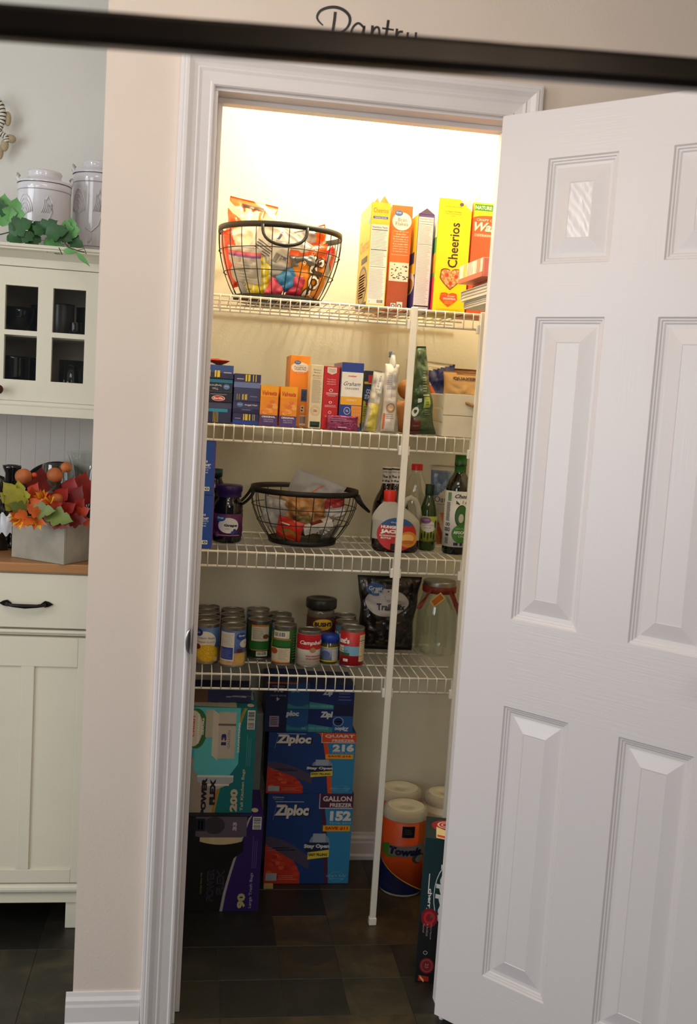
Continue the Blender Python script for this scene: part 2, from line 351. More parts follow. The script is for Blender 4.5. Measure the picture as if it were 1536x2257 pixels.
# door leaf, six moulded panels
def doorpaint():
    m = bpy.data.materials.new('embossed_white_door'); m.use_nodes = True; nt = m.node_tree; b = nt.nodes['Principled BSDF']
    b.inputs['Base Color'].default_value = rgb((221, 213, 212)); b.inputs['Roughness'].default_value = .33
    tc = nt.nodes.new('ShaderNodeTexCoord'); out = []
    for sc in ((1, 1, .02), (.03, 1, 1)):
        mp = nt.nodes.new('ShaderNodeMapping'); mp.inputs['Scale'].default_value = sc; nt.links.new(tc.outputs['Object'], mp.inputs['Vector'])
        n = nt.nodes.new('ShaderNodeTexNoise'); n.inputs['Scale'].default_value = 330; n.inputs['Detail'].default_value = 2; nt.links.new(mp.outputs[0], n.inputs['Vector']); out.append(n)
    at_ = nt.nodes.new('ShaderNodeAttribute'); at_.attribute_name = 'grain'
    mx = nt.nodes.new('ShaderNodeMix'); mx.data_type = 'FLOAT'
    nt.links.new(at_.outputs['Fac'], mx.inputs[0]); nt.links.new(out[0].outputs['Fac'], mx.inputs[2]); nt.links.new(out[1].outputs['Fac'], mx.inputs[3])
    bp = nt.nodes.new('ShaderNodeBump'); bp.inputs['Strength'].default_value = .22; bp.inputs['Distance'].default_value = .0012
    nt.links.new(mx.outputs[0], bp.inputs['Height']); nt.links.new(bp.outputs['Normal'], b.inputs['Normal'])
    return m
M_door = doorpaint()
M_cath = bpy.data.materials.new('cathedral_grain'); M_cath.use_nodes = True
nt = M_cath.node_tree; b = nt.nodes['Principled BSDF']; b.inputs['Base Color'].default_value = rgb((221, 213, 212)); b.inputs['Roughness'].default_value = .22
tc = nt.nodes.new('ShaderNodeTexCoord'); mp = nt.nodes.new('ShaderNodeMapping'); mp.inputs['Scale'].default_value = (1, 1, .28)
wv = nt.nodes.new('ShaderNodeTexWave'); wv.wave_type = 'RINGS'; wv.rings_direction = 'Y'; wv.inputs['Scale'].default_value = 26; wv.inputs['Distortion'].default_value = 1.6; wv.inputs['Detail Scale'].default_value = 3
nt.links.new(tc.outputs['Object'], mp.inputs['Vector']); nt.links.new(mp.outputs[0], wv.inputs['Vector'])
bp = nt.nodes.new('ShaderNodeBump'); bp.inputs['Strength'].default_value = .35; bp.inputs['Distance'].default_value = .0015
nt.links.new(wv.outputs['Fac'], bp.inputs['Height']); nt.links.new(bp.outputs['Normal'], b.inputs['Normal'])
g = G(); TH = .035; DW = .663; xc = [0, .118, .275, .388, .545, DW]; zc_ = [.012, .158, .79, .985, 1.638, 1.747, 1.964, 2.063]
faces_grain = []
def add_q(vs, gr, m=M_door): faces_grain.append(gr); g.add(vs, [(0, 1, 2, 3)], m)
for side in (0, 1):
    yy = lambda d: (-TH+d) if side == 0 else -d
    for i in range(5):
        for j in range(7):
            x0, x1, z0, z1 = xc[i], xc[i+1], zc_[j], zc_[j+1]
            if i in (1, 3) and j in (1, 3, 5):
                rings = [(0, 0), (.003, .0035), (.006, .004), (.008, .0065), (.011, .007), (.014, .0095), (.020, .0100), (.023, .0095), (.052, .0025), (.0535, .0032)]
                for (a, da), (c, dc) in zip(rings[:-1], rings[1:]):
                    A = [(x0+a, z0+a), (x1-a, z0+a), (x1-a, z1-a), (x0+a, z1-a)]; B = [(x0+c, z0+c), (x1-c, z0+c), (x1-c, z1-c), (x0+c, z1-c)]
                    for k in range(4):
                        l = (k+1) % 4; add_q([(A[k][0], yy(da), A[k][1]), (A[l][0], yy(da), A[l][1]), (B[l][0], yy(dc), B[l][1]), (B[k][0], yy(dc), B[k][1])], 0)
                c = rings[-1][0]; dc = rings[-1][1]; cx_ = (x0+x1)/2
                g_v = [(x0+c, yy(dc), z0+c), (x1-c, yy(dc), z0+c), (x1-c, yy(dc), z1-c), (x0+c, yy(dc), z1-c)]
                add_q(g_v, 0, M_cath if j == 5 else M_door)
            else:
                add_q([(x0, yy(0), z0), (x1, yy(0), z0), (x1, yy(0), z1), (x0, yy(0), z1)], 0 if i in (0, 4) or (i == 2 and j in (1, 3, 5)) else 1)
for q in ([(0, 0, .012), (0, -TH, .012), (0, -TH, 2.063), (0, 0, 2.063)], [(DW, 0, .012), (DW, -TH, .012), (DW, -TH, 2.063), (DW, 0, 2.063)], [(0, 0, 2.063), (DW, 0, 2.063), (DW, -TH, 2.063), (0, -TH, 2.063)], [(0, 0, .012), (DW, 0, .012), (DW, -TH, .012), (0, -TH, .012)]): add_q(q, 0)
door = g.build('door_1'); tag(door, 'open white six-panel door with embossed wood grain', None, None, 'structure')
at_ = door.data.attributes.new('grain', 'FLOAT', 'FACE'); at_.data.foreach_set('value', [float(x) for x in faces_grain])
AD = .82
# visible (room-side) face is local y=-TH ; hinge pin at the right jamb
door.rotation_euler.z = -AD
# put the outer face's hinge corner at the photographed spot
corner_local = Vector((0, -TH, 0)); rot = Matrix.Rotation(-AD, 3, 'Z'); tgt = Vector((.606, -.006, 0))
door.location = tgt-rot @ corner_local
for zz in (.25, 1.06, 1.86):
    g = G(); g.lathe([(0, zz-.045), (.0055, zz-.045), (.0055, zz+.045), (.0038, zz+.05), (0, zz+.052)], M_steel, .0, .004, 12); g.build('hinge', door)
# knob on the far stile (outside the photograph on the right)
g = G(); mk = Matrix.Translation((DW-.06, -TH, .95)) @ Matrix.Rotation(PI/2, 4, 'X')
g.lathe([(0, .0), (.032, .0), (.032, .006), (.014, .012), (.012, .035), (.024, .045), (.028, .058), (.022, .07), (0, .073)], M_steel, seg=24, mt=mk); g.build('door_knob', door)
# wall lettering above the door
g = G(); M_vinyl = mat('black_vinyl_lettering', (18, 14, 20), .4)
def stroke(pts, wd):
    P = []; n = len(pts)
    for i in range(n-1):
        p0 = pts[max(i-1, 0)]; p1 = pts[i]; p2 = pts[i+1]; p3 = pts[min(i+2, n-1)]
        for k in range(6):
            t = k/6; P.append(tuple(.5*((2*p1[c])+(-p0[c]+p2[c])*t+(2*p0[c]-5*p1[c]+4*p2[c]-p3[c])*t*t+(-p0[c]+3*p1[c]-3*p2[c]+p3[c])*t**3) for c in (0, 1)))
    P.append(pts[-1]); k = len(P); L = []; R = []
    for i, (x, y) in enumerate(P):
        a = P[max(i-1, 0)]; b = P[min(i+1, k-1)]; dx, dy = b[0]-a[0], b[1]-a[1]; q = math.hypot(dx, dy) or 1
        ww = wd[0]+(wd[1]-wd[0])*math.sin(PI*i/(k-1)) if isinstance(wd, tuple) else wd
        L.append((x-dy/q*ww/2, y+dx/q*ww/2)); R.append((x+dy/q*ww/2, y-dx/q*ww/2))
    vs = []
    for a, b in zip(L, R):
        p = at(a[0], a[1], -.0006); r = at(b[0], b[1], -.0006); vs += [p, r]
    g.add(vs, [(2*i, 2*i+1, 2*i+3, 2*i+2) for i in range(k-1)], M_vinyl)
stroke([(712, 56), (702, 46), (699, 36), (706, 24), (722, 17), (740, 16), (757, 22), (769, 34), (771, 48), (764, 62), (748, 72), (736, 70)], (3, 7))
stroke([(739, 26), (737, 45), (732, 75), (726, 102)], 6.5)
stroke([(803, 62), (790, 51), (778, 60), (774, 76), (783, 86), (797, 76), (803, 58), (801, 78), (808, 88)], 5)
stroke([(821, 56), (819, 75), (815, 92)], 6); stroke([(817, 78), (826, 62), (834, 61), (836, 74), (835, 90), (842, 94)], 5)
stroke([(856, 44), (853, 65), (848, 92), (856, 100)], 6); stroke([(842, 62), (868, 66)], 4)
stroke([(875, 63), (873, 80), (870, 98)], 5.5); stroke([(871, 84), (879, 71), (888, 70)], 5)
stroke([(899, 71), (898, 86), (906, 94), (915, 84)], 5); stroke([(917, 71), (914, 95), (904, 116), (893, 112)], 5)
tag(g.build('wall_lettering'), 'black script word Pantry stuck on the wall above the doorway', 'lettering')
# ---------------------------------------------------------------- hanging lantern bar crossing the top of the picture
M_blk = mat('black_powder_coat', (26, 22, 20), .42, var=.1)
M_bar = mat('dark_bronze_bar', (52, 42, 34), .26, .8, var=.12)
pL = at(0, 49, -1.23); pR = at(1536, 166, -1.23); dv = (pR-pL)
t = thing('pendant_lantern', 'black metal frame bar of a hanging lantern, out of focus across the top', 'pendant light', tuple((pL+pR)/2))
g = G(); a = math.atan2(dv.z, dv.x); mt = Matrix.Rotation(-a, 4, 'Y')
g.box(-.44, -.013, -.0145, .44, .013, .0145, M_bar, mt, b=.006); g.build('frame_bar', t)
for x in (-.43, .43):
    g = G(); zb = math.sin(a)*x; g.box(x-.011, -.011, .012+zb, x+.011, .011, .86-.03, M_blk, b=.001); g.build('hanger_rod', t)
lamp('lantern_bulb', 'POINT', (pL.x+.16, -1.15, pL.z+.16), 2.6, (1, .72, .42), .03)
lamp('lantern_bulb', 'POINT', (pR.x-.15, -1.15, pR.z+.16), 2.6, (1, .72, .42), .03)
# ================================================================ WIRE SHELVES
M_wire = mat('white_vinyl_coated_wire', (236, 232, 222), .35, var=.02)
LIP = .0385
def wire_shelf(i):
    z = ZS[i]; x0, x1 = -.105, XP2+.012
    t = thing('wire_shelf', ['top white wire shelf holding cereal boxes and snack basket', 'second white wire shelf holding pasta boxes and wooden crate', 'middle white wire shelf holding jelly, oil and syrup bottles', 'bottom white wire shelf holding the tin cans'][i], 'shelf', (0, 0, z), group='white wire pantry shelves')
    for nm, y, dz, r in (('front_rail', YS, 0, .0032), ('lower_rail', YS-.001, -LIP, .0032), ('back_rail', YB-.012, 0, .003)):
        g = G(); g.tube([(x0, y, dz), (x1, y, dz)], r, M_wire, 8); g.build(nm, t)
    g = G()
    for y in (YS+.13, YS+.27): g.tube([(x0, y, -.0008), (x1, y, -.0008)], .0026, M_wire, 6)
    g.build('support_rod', t)
    g = G(); n = int((x1-x0)/.0254)
    for k in range(n):
        x = x0+.008+k*.0254
        g.tube([(x, YB-.006, .003), (x, YS+.004, .003), (x, YS-.0035, .0005), (x, YS-.0045, -.006), (x, YS-.0045, -LIP-.001)], .0015, M_wire, 6)
    g.build('cross_wires', t)
    return t
for i in range(4): wire_shelf(i)
# right-hand return run at the top level
t = thing('wire_shelf', 'top wire shelf run along the right wall, mostly behind the doorframe', 'shelf', (0, 0, ZS[0]), group='white wire pantry shelves')
g = G(); xa, xb, ya, yb = XP2+.03, 1.12, .17, YB-.02
g.tube([(xa, ya, 0), (xa, YS+.0, 0)], .0032, M_wire); g.build('front_rail', t); g = G(); g.tube([(xb, ya, 0), (xb, yb, 0)], .003, M_wire); g.build('back_rail', t); g = G(); g.tube([(xa, ya, -LIP), (xa, YS, -LIP)], .0032, M_wire)
g.build('lower_rail', t); g = G()
for k in range(int((YS-ya)/.0254)): y = ya+.006+k*.0254; g.tube([(xb, y, .003), (xa+.004, y, .003), (xa-.0045, y, -.006), (xa-.0045, y, -LIP-.001)], .0015, M_wire, 6)
g.build('cross_wires', t)
# poles
def pole(x, y, label):
    t = thing('shelf_support_pole', label, 'pole', (x, y, 0), group='white shelf support poles')
    g = G(); g.box(-.0085, -.006, .012, .0085, .006, ZS[0]+.006, M_wire, b=.0015); g.build('pole', t)
    g = G(); g.box(-.0105, -.0085, .0003, .0105, .0085, .021, M_wire, b=.002); g.build('foot_cap', t)
    for z in ZS:
        g = G(); g.box(-.016, -.001, z-LIP-.012, -.0087, .010, z-LIP+.012, M_wire, b=.001); g.box(.0087, -.001, z-LIP-.012, .0125, .010, z-LIP+.012, M_wire, b=.001); g.box(-.0105, .0062, z-LIP+.0035, -.0087, .009, z+.0, M_wire); g.build('shelf_clip', t)
pole(XP1, YS-.0135, 'white upright pole clipped to the shelf fronts, left of the syrup handle')
pole(XP2, YS-.0135, 'white upright pole next to the open door edge')
# ================================================================ TOP SHELF
def fineprint_white(d, seed=1):
    d.lines(.08, .05, .92, .90, 44, (150, 148, 160), .28, .35, seed)
Z1 = ZS[0]+DK
cardb = mat('raw_cardboard', (168, 140, 100), .7)
def open_flap(o, pts_h, name='flap'):
    """torn open top flap: an upright crooked sheet along the depth of the box"""
    w, h, dp = o['wh']; g = G()
    for x, hh, lean in pts_h:
        g.surf(lambda u, v: Vector((x+lean*v, .004+u*(dp-.008), h+.0008+hh*v*(1-.5*u)+.001*math.sin(9*u))), 6, 4, cardb)
    g.build(name, o)
def d_hnc(d):
    d.rect(.0, .80, 1, 1, (248, 205, 60)); d.text('Cheerios', .5, .925, .045, (150, 120, 20), .8, bold=.01); d.rect(.1, .845, .9, .868, (70, 100, 190)); d.text('WHOLE GRAIN', .5, .856, .012, WHITE, .6)
    d.rect(.05, .03, .95, .79, (242, 240, 236)); d.text('Nutrition Facts', .5, .765, .022, (60, 60, 70), .8, bold=.02)
    for v in (.74, .735, .55, .545, .385): d.rect(.08, v, .92, v+.004, (70, 70, 80))
    d.lines(.08, .56, .92, .73, 12, (165, 165, 175), .3, .2, 4); d.lines(.08, .40, .92, .54, 10, (165, 165, 175), .3, .2, 5); d.lines(.08, .08, .92, .37, 24, (175, 175, 182), .3, .2, 6)
    d.barcode(.55, .035, .9, .075); d.text('f', .15, .05, .02, (60, 60, 160))
def l_hnc(d):
    d.rect(0, 0, 1, 1, (244, 206, 84)); d.rect(0, .86, 1, 1, (246, 226, 150)); d.rect(.8, .8, .98, .86, (110, 190, 220)); d.text('Cheerios', .55, .62, .12, (180, 150, 60), .8, bold=.02)
    d.ell(.55, .22, .42, .2, (60, 100, 120)); d.ell(.55, .22, .36, .17, (196, 160, 90)); d.lines(.25, .1, .85, .34, 9, (150, 115, 60), .5, .3, 2); d.rect(.35, .44, .9, .50, (60, 70, 90)); d.rect(0, 0, 1, .05, (70, 60, 60))
o = carton('cereal_box', 'yellow honey cereal box, nutrition panel facing out, leftmost cereal box', 805.4, 846.5, 679, 445, .505, Z1, .19, (250, 214, 90), d_hnc, drawleft=l_hnc, group='cereal boxes on the top shelf', cat='cereal box')
open_flap(o, [(-.006, .012, -.004), (.02, .018, -.012)])
def d_bran(d):
    d.rect(0, 0, 1, .33, (176, 78, 34)); d.ell(.5, .85, .47, .085, (245, 243, 240)); d.ell(.33, .925, .2, .028, (70, 110, 180)); d.text('Great', .33, .93, .016, WHITE, .24); d.text('Bran', .52, .865, .034, (80, 70, 80), .42); d.text('Flakes', .5, .826, .034, (80, 70, 80), .6)
    for k, t_ in enumerate(['Why not try our', 'Great Value', 'instant oatmeal?', 'It comes in a', 'variety of flavors.', 'It is made with', 'whole grain oats', 'and is a great way', 'to start your day.']): d.text(t_, .5, .752-.0235*k, .014, (250, 236, 220), .72 if len(t_) > 12 else .5, bold=.01)
    d.rect(.08, .53, .92, .533, (245, 230, 215)); d.rect(.03, .28, .97, .46, (238, 236, 225))
    rd = random.Random(4); l = d.l
    for k in range(34): d.l = l; u = .08+.8*rd.random(); v = .29+.155*rd.random(); d.rect(u, v, u+.05*(1+(k % 3 == 0)), v+.009, (25, 25, 25))
    d.rect(.2, .02, .45, .07, (236, 234, 225)); d.rect(.5, .02, .78, .085, (236, 234, 225)); d.ring(.32, .045, .09, .018, .35, (30, 30, 30)); d.ring(.63, .045, .1, .02, .35, (30, 30, 30))
carton('cereal_box', 'orange bran flakes box with a crossword on its narrow side', 850, 895, 686, 451.5, .56, Z1, .19, (222, 110, 40), d_bran, group='cereal boxes on the top shelf', cat='cereal box')
def d_rb(d):
    d.rect(0, .975, 1, 1, (96, 70, 150)); d.rect(.95, 0, 1, 1, (110, 80, 165)); d.rect(.0, .0, .03, 1, (110, 80, 165)); d.text('Nutrition Facts', .5, .955, .018, (70, 70, 80), .8)
    for v in (.925, .90, .69): d.rect(.08, v, .92, v+.004, (70, 70, 80))
    d.lines(.08, .70, .9, .89, 14, (170, 168, 178), .3, .25, 4); d.lines(.08, .07, .9, .68, 42, (175, 172, 182), .3, .25, 9); d.rect(.05, .045, .95, .06, (30, 30, 35)); d.lines(.08, .0, .9, .04, 3, (170, 168, 178), .3, .2, 3)
def l_rb(d):
    d.rect(0, 0, 1, .38, (36, 44, 130)); d.rect(0, .38, 1, 1, (246, 196, 40)); d.ell(.6, .3, .4, .12, (230, 225, 215)); d.ell(.6, .28, .3, .08, (170, 110, 60)); d.rect(.3, .5, .9, .62, (60, 50, 130))
o = carton('cereal_box', 'narrow white and purple cereal box, only its nutrition panel showing', 908.5, 943.8, 683, 472, .52, Z1, .19, (236, 234, 240), d_rb, drawleft=l_rb, group='cereal boxes on the top shelf', cat='cereal box')
g = G(); w_, h_, dp_ = o['wh']
g.extrude([(-w_/2, 0), (w_/2, 0), (0, .016)], 0, dp_, mat('purple_card', (92, 78, 110), .5), Matrix.Translation((0, dp_, h_+.001)) @ Matrix.Rotation(PI/2, 4, 'X')); g.build('gable_top', o)
YEL = (252, 226, 10)
def d_che(d):
    d.quad(.62, .998, 1, 1, .90, 1, (238, 238, 240)); d.ell(.68, .955, .06, .016, (90, 70, 120)); d.lines(.78, .94, .95, .97, 2, (170, 170, 190), .3, .1)
    for t_, v in (('Can Help Lower the Risk', .93), ('of Heart Disease', .888), ('as part of a heart-healthy diet', .868), ('3 grams', .85)): d.text(t_, .44, v, .013, (120, 105, 20), .5 if v != .85 else .15)
    d.text('Cheerios', .52, .595, .30, (34, 28, 14), .395, bold=.012, rot=90)
    d.heart(.5, .305, .34, .105, (120, 50, 30)); d.heart(.5, .305, .31, .095, (196, 130, 80))
    rd = random.Random(3); l = d.l
    for k in range(70):
        u = .22+.56*rd.random(); v = .215+.16*rd.random(); x = abs(u-.5)/.31
        if v < .305-.09*(1-x)**.8 or v > .375 or x > .92: continue
        d.l = l+.00005*(k % 3); d.ring(u, v, .026, .0085, .55, (238, 205, 140), 8)
    d.l = l+.0003
    for u, v in ((.38, .33), (.66, .32), (.5, .26)): d.ell(u, v, .055, .018, (215, 60, 50))
    d.heart(.47, .12, .27, .07, (232, 88, 30)); d.text('can help', .3, .155, .012, (250, 170, 60), .2); d.text('lower', .55, .148, .02, WHITE, .24, shear=.3); d.text('CHOLESTEROL', .5, .122, .018, WHITE, .4, bold=.03); d.lines(.36, .075, .64, .105, 3, (250, 170, 60), .4, .1)
    d.lines(.1, .015, .9, .035, 2, (200, 170, 20), .3, .1)
def l_che(d):
    d.rect(0, 0, 1, 1, (232, 60, 90)); d.rect(0, .34, 1, .52, (250, 170, 40)); d.quad(0, .50, .66, 1, .52, .66, (90, 170, 90)); d.rect(0, .31, 1, .345, (120, 180, 90)); d.rect(0, .66, 1, 1, (240, 232, 196)); d.lines(.1, .70, .9, .8, 6, (150, 120, 70), .4, .3); d.rect(.1, .38, .9, .5, (252, 190, 60)); d.lines(.15, .4, .85, .48, 5, (200, 120, 40), .3, .3)
carton('cereal_box', 'big yellow cereal box with tall black lettering and two hearts', 951.5, 1023.5, 689, 437, .50, Z1, .20, YEL, d_che, drawleft=l_che, group='cereal boxes on the top shelf', cat='cereal box')
def d_waf(d):
    d.rect(0, .935, 1, 1, (250, 220, 40)); d.rect(.03, .93, 1, .985, (50, 150, 50)); d.text('NATURE VALLEY', .5, .957, .033, (250, 245, 220), .9, bold=.03); d.rect(0, .86, 1, .93, (250, 220, 40)); d.ell(.5, .86, .5, .03, (232, 92, 50))
    d.rect(0, 0, 1, .85, (232, 92, 50)); d.text('CRISPY CREAMY', .5, .85, .02, WHITE, .8); d.text('Wafer', .5, .79, .08, WHITE, .9, bold=.03, shear=.35); d.rect(.06, .70, 1, .728, (240, 140, 110)); d.text('STRAWBERRY', .5, .714, .016, WHITE, .7)
    d.rect(.1, .35, .95, .45, (238, 130, 80))
o = carton('cereal_box', 'orange-red wafer bar box beside the yellow cereal box, cut by the doorframe', 1027, 1068, 692, 446, .52, Z1, .17, (232, 92, 50), d_waf, w=.098, group='cereal boxes on the top shelf', cat='snack box',
           loc=((at(1027, 692, .52).x+.049), .52, Z1), h=at(1050, 446, .52).z-Z1)
w_, h_, dp_ = o['wh']; g = G()
g.surf(lambda u, v: Vector((-w_/2+.001+.045*v**1.2+.004*math.sin(3*v), .004+u*(dp_-.01), h_+.001+.055*v*(1-.35*u))), 5, 6, cardb); g.build('flap', o)
# --- stack of cookbooks and a pink box on the right-hand shelf
def rotm(a): return Matrix.Rotation(a, 4, 'Z')
M_page = mat('book_pages', (232, 226, 206), .8, var=.05)
def book(loc, rz, w, d, h, cover, label, soft=False):
    g = G(); c = mat('cover_%02x%02x%02x' % cover, cover, .35)
    g.box(0, 0, 0, w, d, .0018, c); g.box(0, 0, h-.0018, w, d, h, c); g.box(0, d-.0018, 0, w, d, h, c)
    n = 9
    for k in range(n): zz = .0018+(h-.0036)*k/n; q = .002+.0015*((k*7) % 3); g.box(q, q, zz, w-q, d-.002, zz+(h-.0036)/n*.86, M_page)
    o = g.build('cookbook', None, loc, rz); return tag(o, label, 'book', 'books stacked on the right end of the top shelf')
bx = at(1024, 672, .30); za = Z1
RB = -.42
RB = .02
book((.650, .175, za), RB, .24, .205, .018, (226, 222, 208), 'pale softcover book, lowest of the stack beside the yellow cereal box')
book((.645, .172, za+.0186), RB+.02, .25, .21, .026, (222, 216, 196), 'thick pale book in the middle of the stack beside the cereal boxes')
book((.662, .20, za+.0452), RB-.02, .22, .17, .014, (214, 80, 60), 'thin red book directly under the pink box')
g = G(); pk = mat('pink_wrapper', (226, 130, 110), .4); g.box(0, 0, 0, .15, .20, .044, pk, b=.0015)
d = D(g, left(0, 0, 0, .20, .044), .20, .044)
d.rect(.01, .26, .99, .99, (240, 214, 188)); d.rect(0, 0, 1, .26, (214, 110, 84))
for k, c_ in enumerate([(250, 240, 220), (240, 200, 90), (236, 190, 180), (250, 236, 210), (232, 150, 120)]): d.quad(.04+.18*k, .27, .98, .16+.18*k, .27, .98, c_); d.quad(.04+.18*k, .27, .5, .06+.18*k, .27, .98, (180, 150, 110))
d = D(g, front(0, 0, 0, .15, .044), .15, .044); d.rect(.02, .05, .98, .95, (190, 100, 90)); d.rect(.1, .1, .9, .3, (170, 40, 40))
o = g.build('pink_snack_box', None, (.632, .165, za+.0602), .04); tag(o, 'pink and cream snack box topping the stack of books', 'box')
# ================================================================ WIRE BASKETS
M_bk = mat('matte_black_wire', (30, 27, 25), .5, .3, var=.1)
def basket(loc, rz, R, Rb, H, label, nrib=22, handles='ear'):
    t = thing('wire_basket', label, 'basket', loc, rz, 'black wire snack baskets')
    prf = lambda q: Rb+(R-Rb)*math.sin(min(1, q*1.06)*PI/2)**.85 if q > 0 else Rb     # q 0..1 from base to rim
    g = G(); g.lathe([(R-.0015, H-.0075), (R+.0015, H-.0075), (R+.0015, H+.0075), (R-.0015, H+.0075), (R-.0015, H-.0075)], M_bk, seg=64); g.build('rim', t)
    g = G(); g.lathe([(0, .002), (Rb, .002), (Rb+.002, .004), (Rb+.0035, .016), (Rb+.0015, .016), (Rb-.001, .006), (0, .006)], M_bk, seg=48); g.build('base', t)
    g = G()
    for k in range(nrib):
        a = 2*PI*k/nrib+.07
        pts = [(prf(q)*math.cos(a), prf(q)*math.sin(a), .012+(H-.012)*q) for q in [i/10 for i in range(11)]]
        g.tube(pts, .0012, M_bk, 6)
    for q in (.36, .68):
        r = prf(q)+.0015; g.tube([(r*math.cos(2*PI*i/64), r*math.sin(2*PI*i/64), .012+(H-.012)*q) for i in range(64)], .0012, M_bk, 6, closed=True)
    g.build('rib_wires', t)
    for s in (0, 1):
        g = G(); a0 = -PI/2+s*PI; hw = .062/R*1.0
        pts = []
        for i in range(17):
            f = i/16*PI; aa = a0+hw*math.cos(f)*.92; dz = -.052*math.sin(f)**.8 if handles == 'drop' and s == 0 else (-.05*math.sin(f)**.8); out = R+.005+(.012 if handles == 'drop' else .03)*math.sin(f)
            pts.append((out*math.cos(aa), out*math.sin(aa), H-.002+dz))
        g.tube(pts, .0042, M_bk, 8); g.build('handle', t)
    return t, prf
# crumpled packets
def bag(name, label, cat, w, h, t, loc, rot, matfn, seed=0, crease=1.0, draw=None, group=None, crimp=True, px=.5, parent=None, nu=44, nv=48, taper=0):
    """soft packet standing in its local xz-plane, centre at origin, front towards -y"""
    rd = random.Random(seed); off = Vector((seed*3.7, seed*1.3, seed*.7))
    def thick(u, v):
        a = max(0, math.sin(PI*min(1, max(0, u))))**px; b_ = max(0, math.sin(PI*min(1, max(0, (v-.04)/.92))))**px if crimp else max(0, math.sin(PI*v))**px
        return t/2*a*b_
    def pos(u, v, sgn, l=0):
        th = thick(u, v); wd = w*(1-taper*v)
        x = (u-.5)*wd*(1-.06*math.sin(PI*v)); z = (v-.5)*h
        n = noise.noise(Vector((x*22, sgn*3, z*22))+off)*.010+noise.noise(Vector((x*60, sgn*5, z*60))+off)*.005*crease+abs(noise.noise(Vector((x*35+9, sgn, z*35))+off))*.010*crease
        bend = noise.noise(Vector((x*5, 0, z*5))+off)*.014*crease
        k = min(1, th/(t*.25+1e-6))
        y = sgn*(th+n*k)+bend
        return Vector((x+noise.noise(Vector((z*18, 7, seed)))*.005*crease, y+sgn*l, z))
    g = G()
    for sgn in (-1, 1): g.surf(lambda u, v: pos(u, v, sgn), nu, nv, matfn if not callable(matfn) else (lambda u, v: matfn(u, v) if not isinstance(matfn(u, v), tuple) else foil(matfn(u, v))))
    if draw:
        d = D(g, lambda u, v, l: pos(u, v, -1, l), w, h, l0=.0012, dl=.0002, nu=34, nv=16); draw(d)
    o = g.build(name, parent); o.location = loc; o.rotation_euler = rot
    if label: tag(o, label, cat, group)
    return o
def foil(c, rough=.28): return mat('foil_%02x%02x%02x' % c, c, rough, var=.06, scale=30, coat=.3)
M_zip = glassy('clear_plastic', (235, 236, 236), .72, .18)
M_zip2 = glassy('cloudy_plastic', (222, 222, 220), .5, .3)
bc = at(613, 600, .665)
t, prf = basket((bc.x, .648, Z1), 0, at(755, 520, .648).x-bc.x-.003, .118, .188, 'large black wire basket heaped with snack bags on the top shelf', 24, 'drop')
BR = at(755, 520, .648).x-bc.x
def inb(dx, dy, dz): return (bc.x+dx, .648+dy, Z1+dz)
GS = 'snack packets in the large basket'
OR = (244, 112, 20)
def wavymat():
    m = bpy.data.materials.new('orange_wave_foil'); m.use_nodes = True; nt = m.node_tree; b = nt.nodes['Principled BSDF']; tc = nt.nodes.new('ShaderNodeTexCoord'); w_ = nt.nodes.new('ShaderNodeTexWave'); w_.bands_direction = 'DIAGONAL'; w_.inputs['Scale'].default_value = 5; w_.inputs['Distortion'].default_value = 9; w_.inputs['Detail'].default_value = 1.2; w_.inputs['Detail Scale'].default_value = 1.6
    r = nt.nodes.new('ShaderNodeValToRGB'); e = r.color_ramp.elements; e[0].position = .30; e[0].color = rgb((250, 236, 214)); e[1].position = .36; e[1].color = rgb((246, 116, 20)); x = e.new(.8); x.color = rgb((232, 88, 16))
    nt.links.new(tc.outputs['Object'], w_.inputs['Vector']); nt.links.new(w_.outputs['Fac'], r.inputs['Fac']); nt.links.new(r.outputs['Color'], b.inputs['Base Color']); b.inputs['Roughness'].default_value = .3; b.inputs['Coat Weight'].default_value = .3
    return m
wavy = wavymat()
bag('snack_bag', 'orange and white snack bag standing up out of the basket at left', 'snack bag', .135, .20, .07, inb(-.088, .045, .178), (.1, .12, .15), wavy, 3, 2.3, lambda d: (d.ell(.36, .30, .2, .10, (30, 130, 210)), d.rect(.3, .22, .95, .37, (90, 92, 110)), d.text("'N SN", .62, .29, .085, (220, 220, 225), .5, bold=.05), d.rect(.6, .35, .95, .43, (130, 30, 30)), d.rect(.25, .88, .7, .93, (70, 40, 20))), GS)
bag('snack_bag', 'bright red-orange chip bag pressed against the left side of the large basket', 'snack bag', .15, .15, .05, inb(-.105, -.045, .115), (.15, -.25, -.5), lambda u, v: (238, 70, 24) if u+.3*v < .75 else (250, 226, 200), 5, 1.4, None, GS)
bag('freezer_bag', 'clear zip bag with a purple seal at the left inside the large basket', 'plastic bag', .11, .095, .025, inb(-.098, -.09, .088), (.25, .12, -.6), lambda u, v: M_zip2 if v < .72 else ((120, 70, 150) if v < .80 else ((205, 90, 110) if v < .88 else M_zip2)), 6, .8, lambda d: (d.lines(.1, .1, .9, .6, 6, (200, 205, 210), .3, .2),), GS)
bag('snack_bag', 'white label packet with small print in the middle of the large basket', 'snack bag', .15, .12, .03, inb(-.012, -.095, .135), (.35, .5, .05), lambda u, v: (240, 238, 230), 8, 1.0, lambda d: (d.lines(.1, .1, .45, .5, 7, (90, 88, 95), .35, .2), d.barcode(.5, .1, .75, .5), d.text('j', .4, .8, .18, (90, 90, 100), .08)), GS)
bag('snack_bag', 'yellow candy packet at the bottom of the large basket', 'snack bag', .05, .11, .03, inb(-.048, -.085, .06), (.2, .12, -.1), lambda u, v: (226, 206, 30) if math.sin(20*u+9*v) > -.6 else (240, 240, 190), 9, 1.2, None, GS)
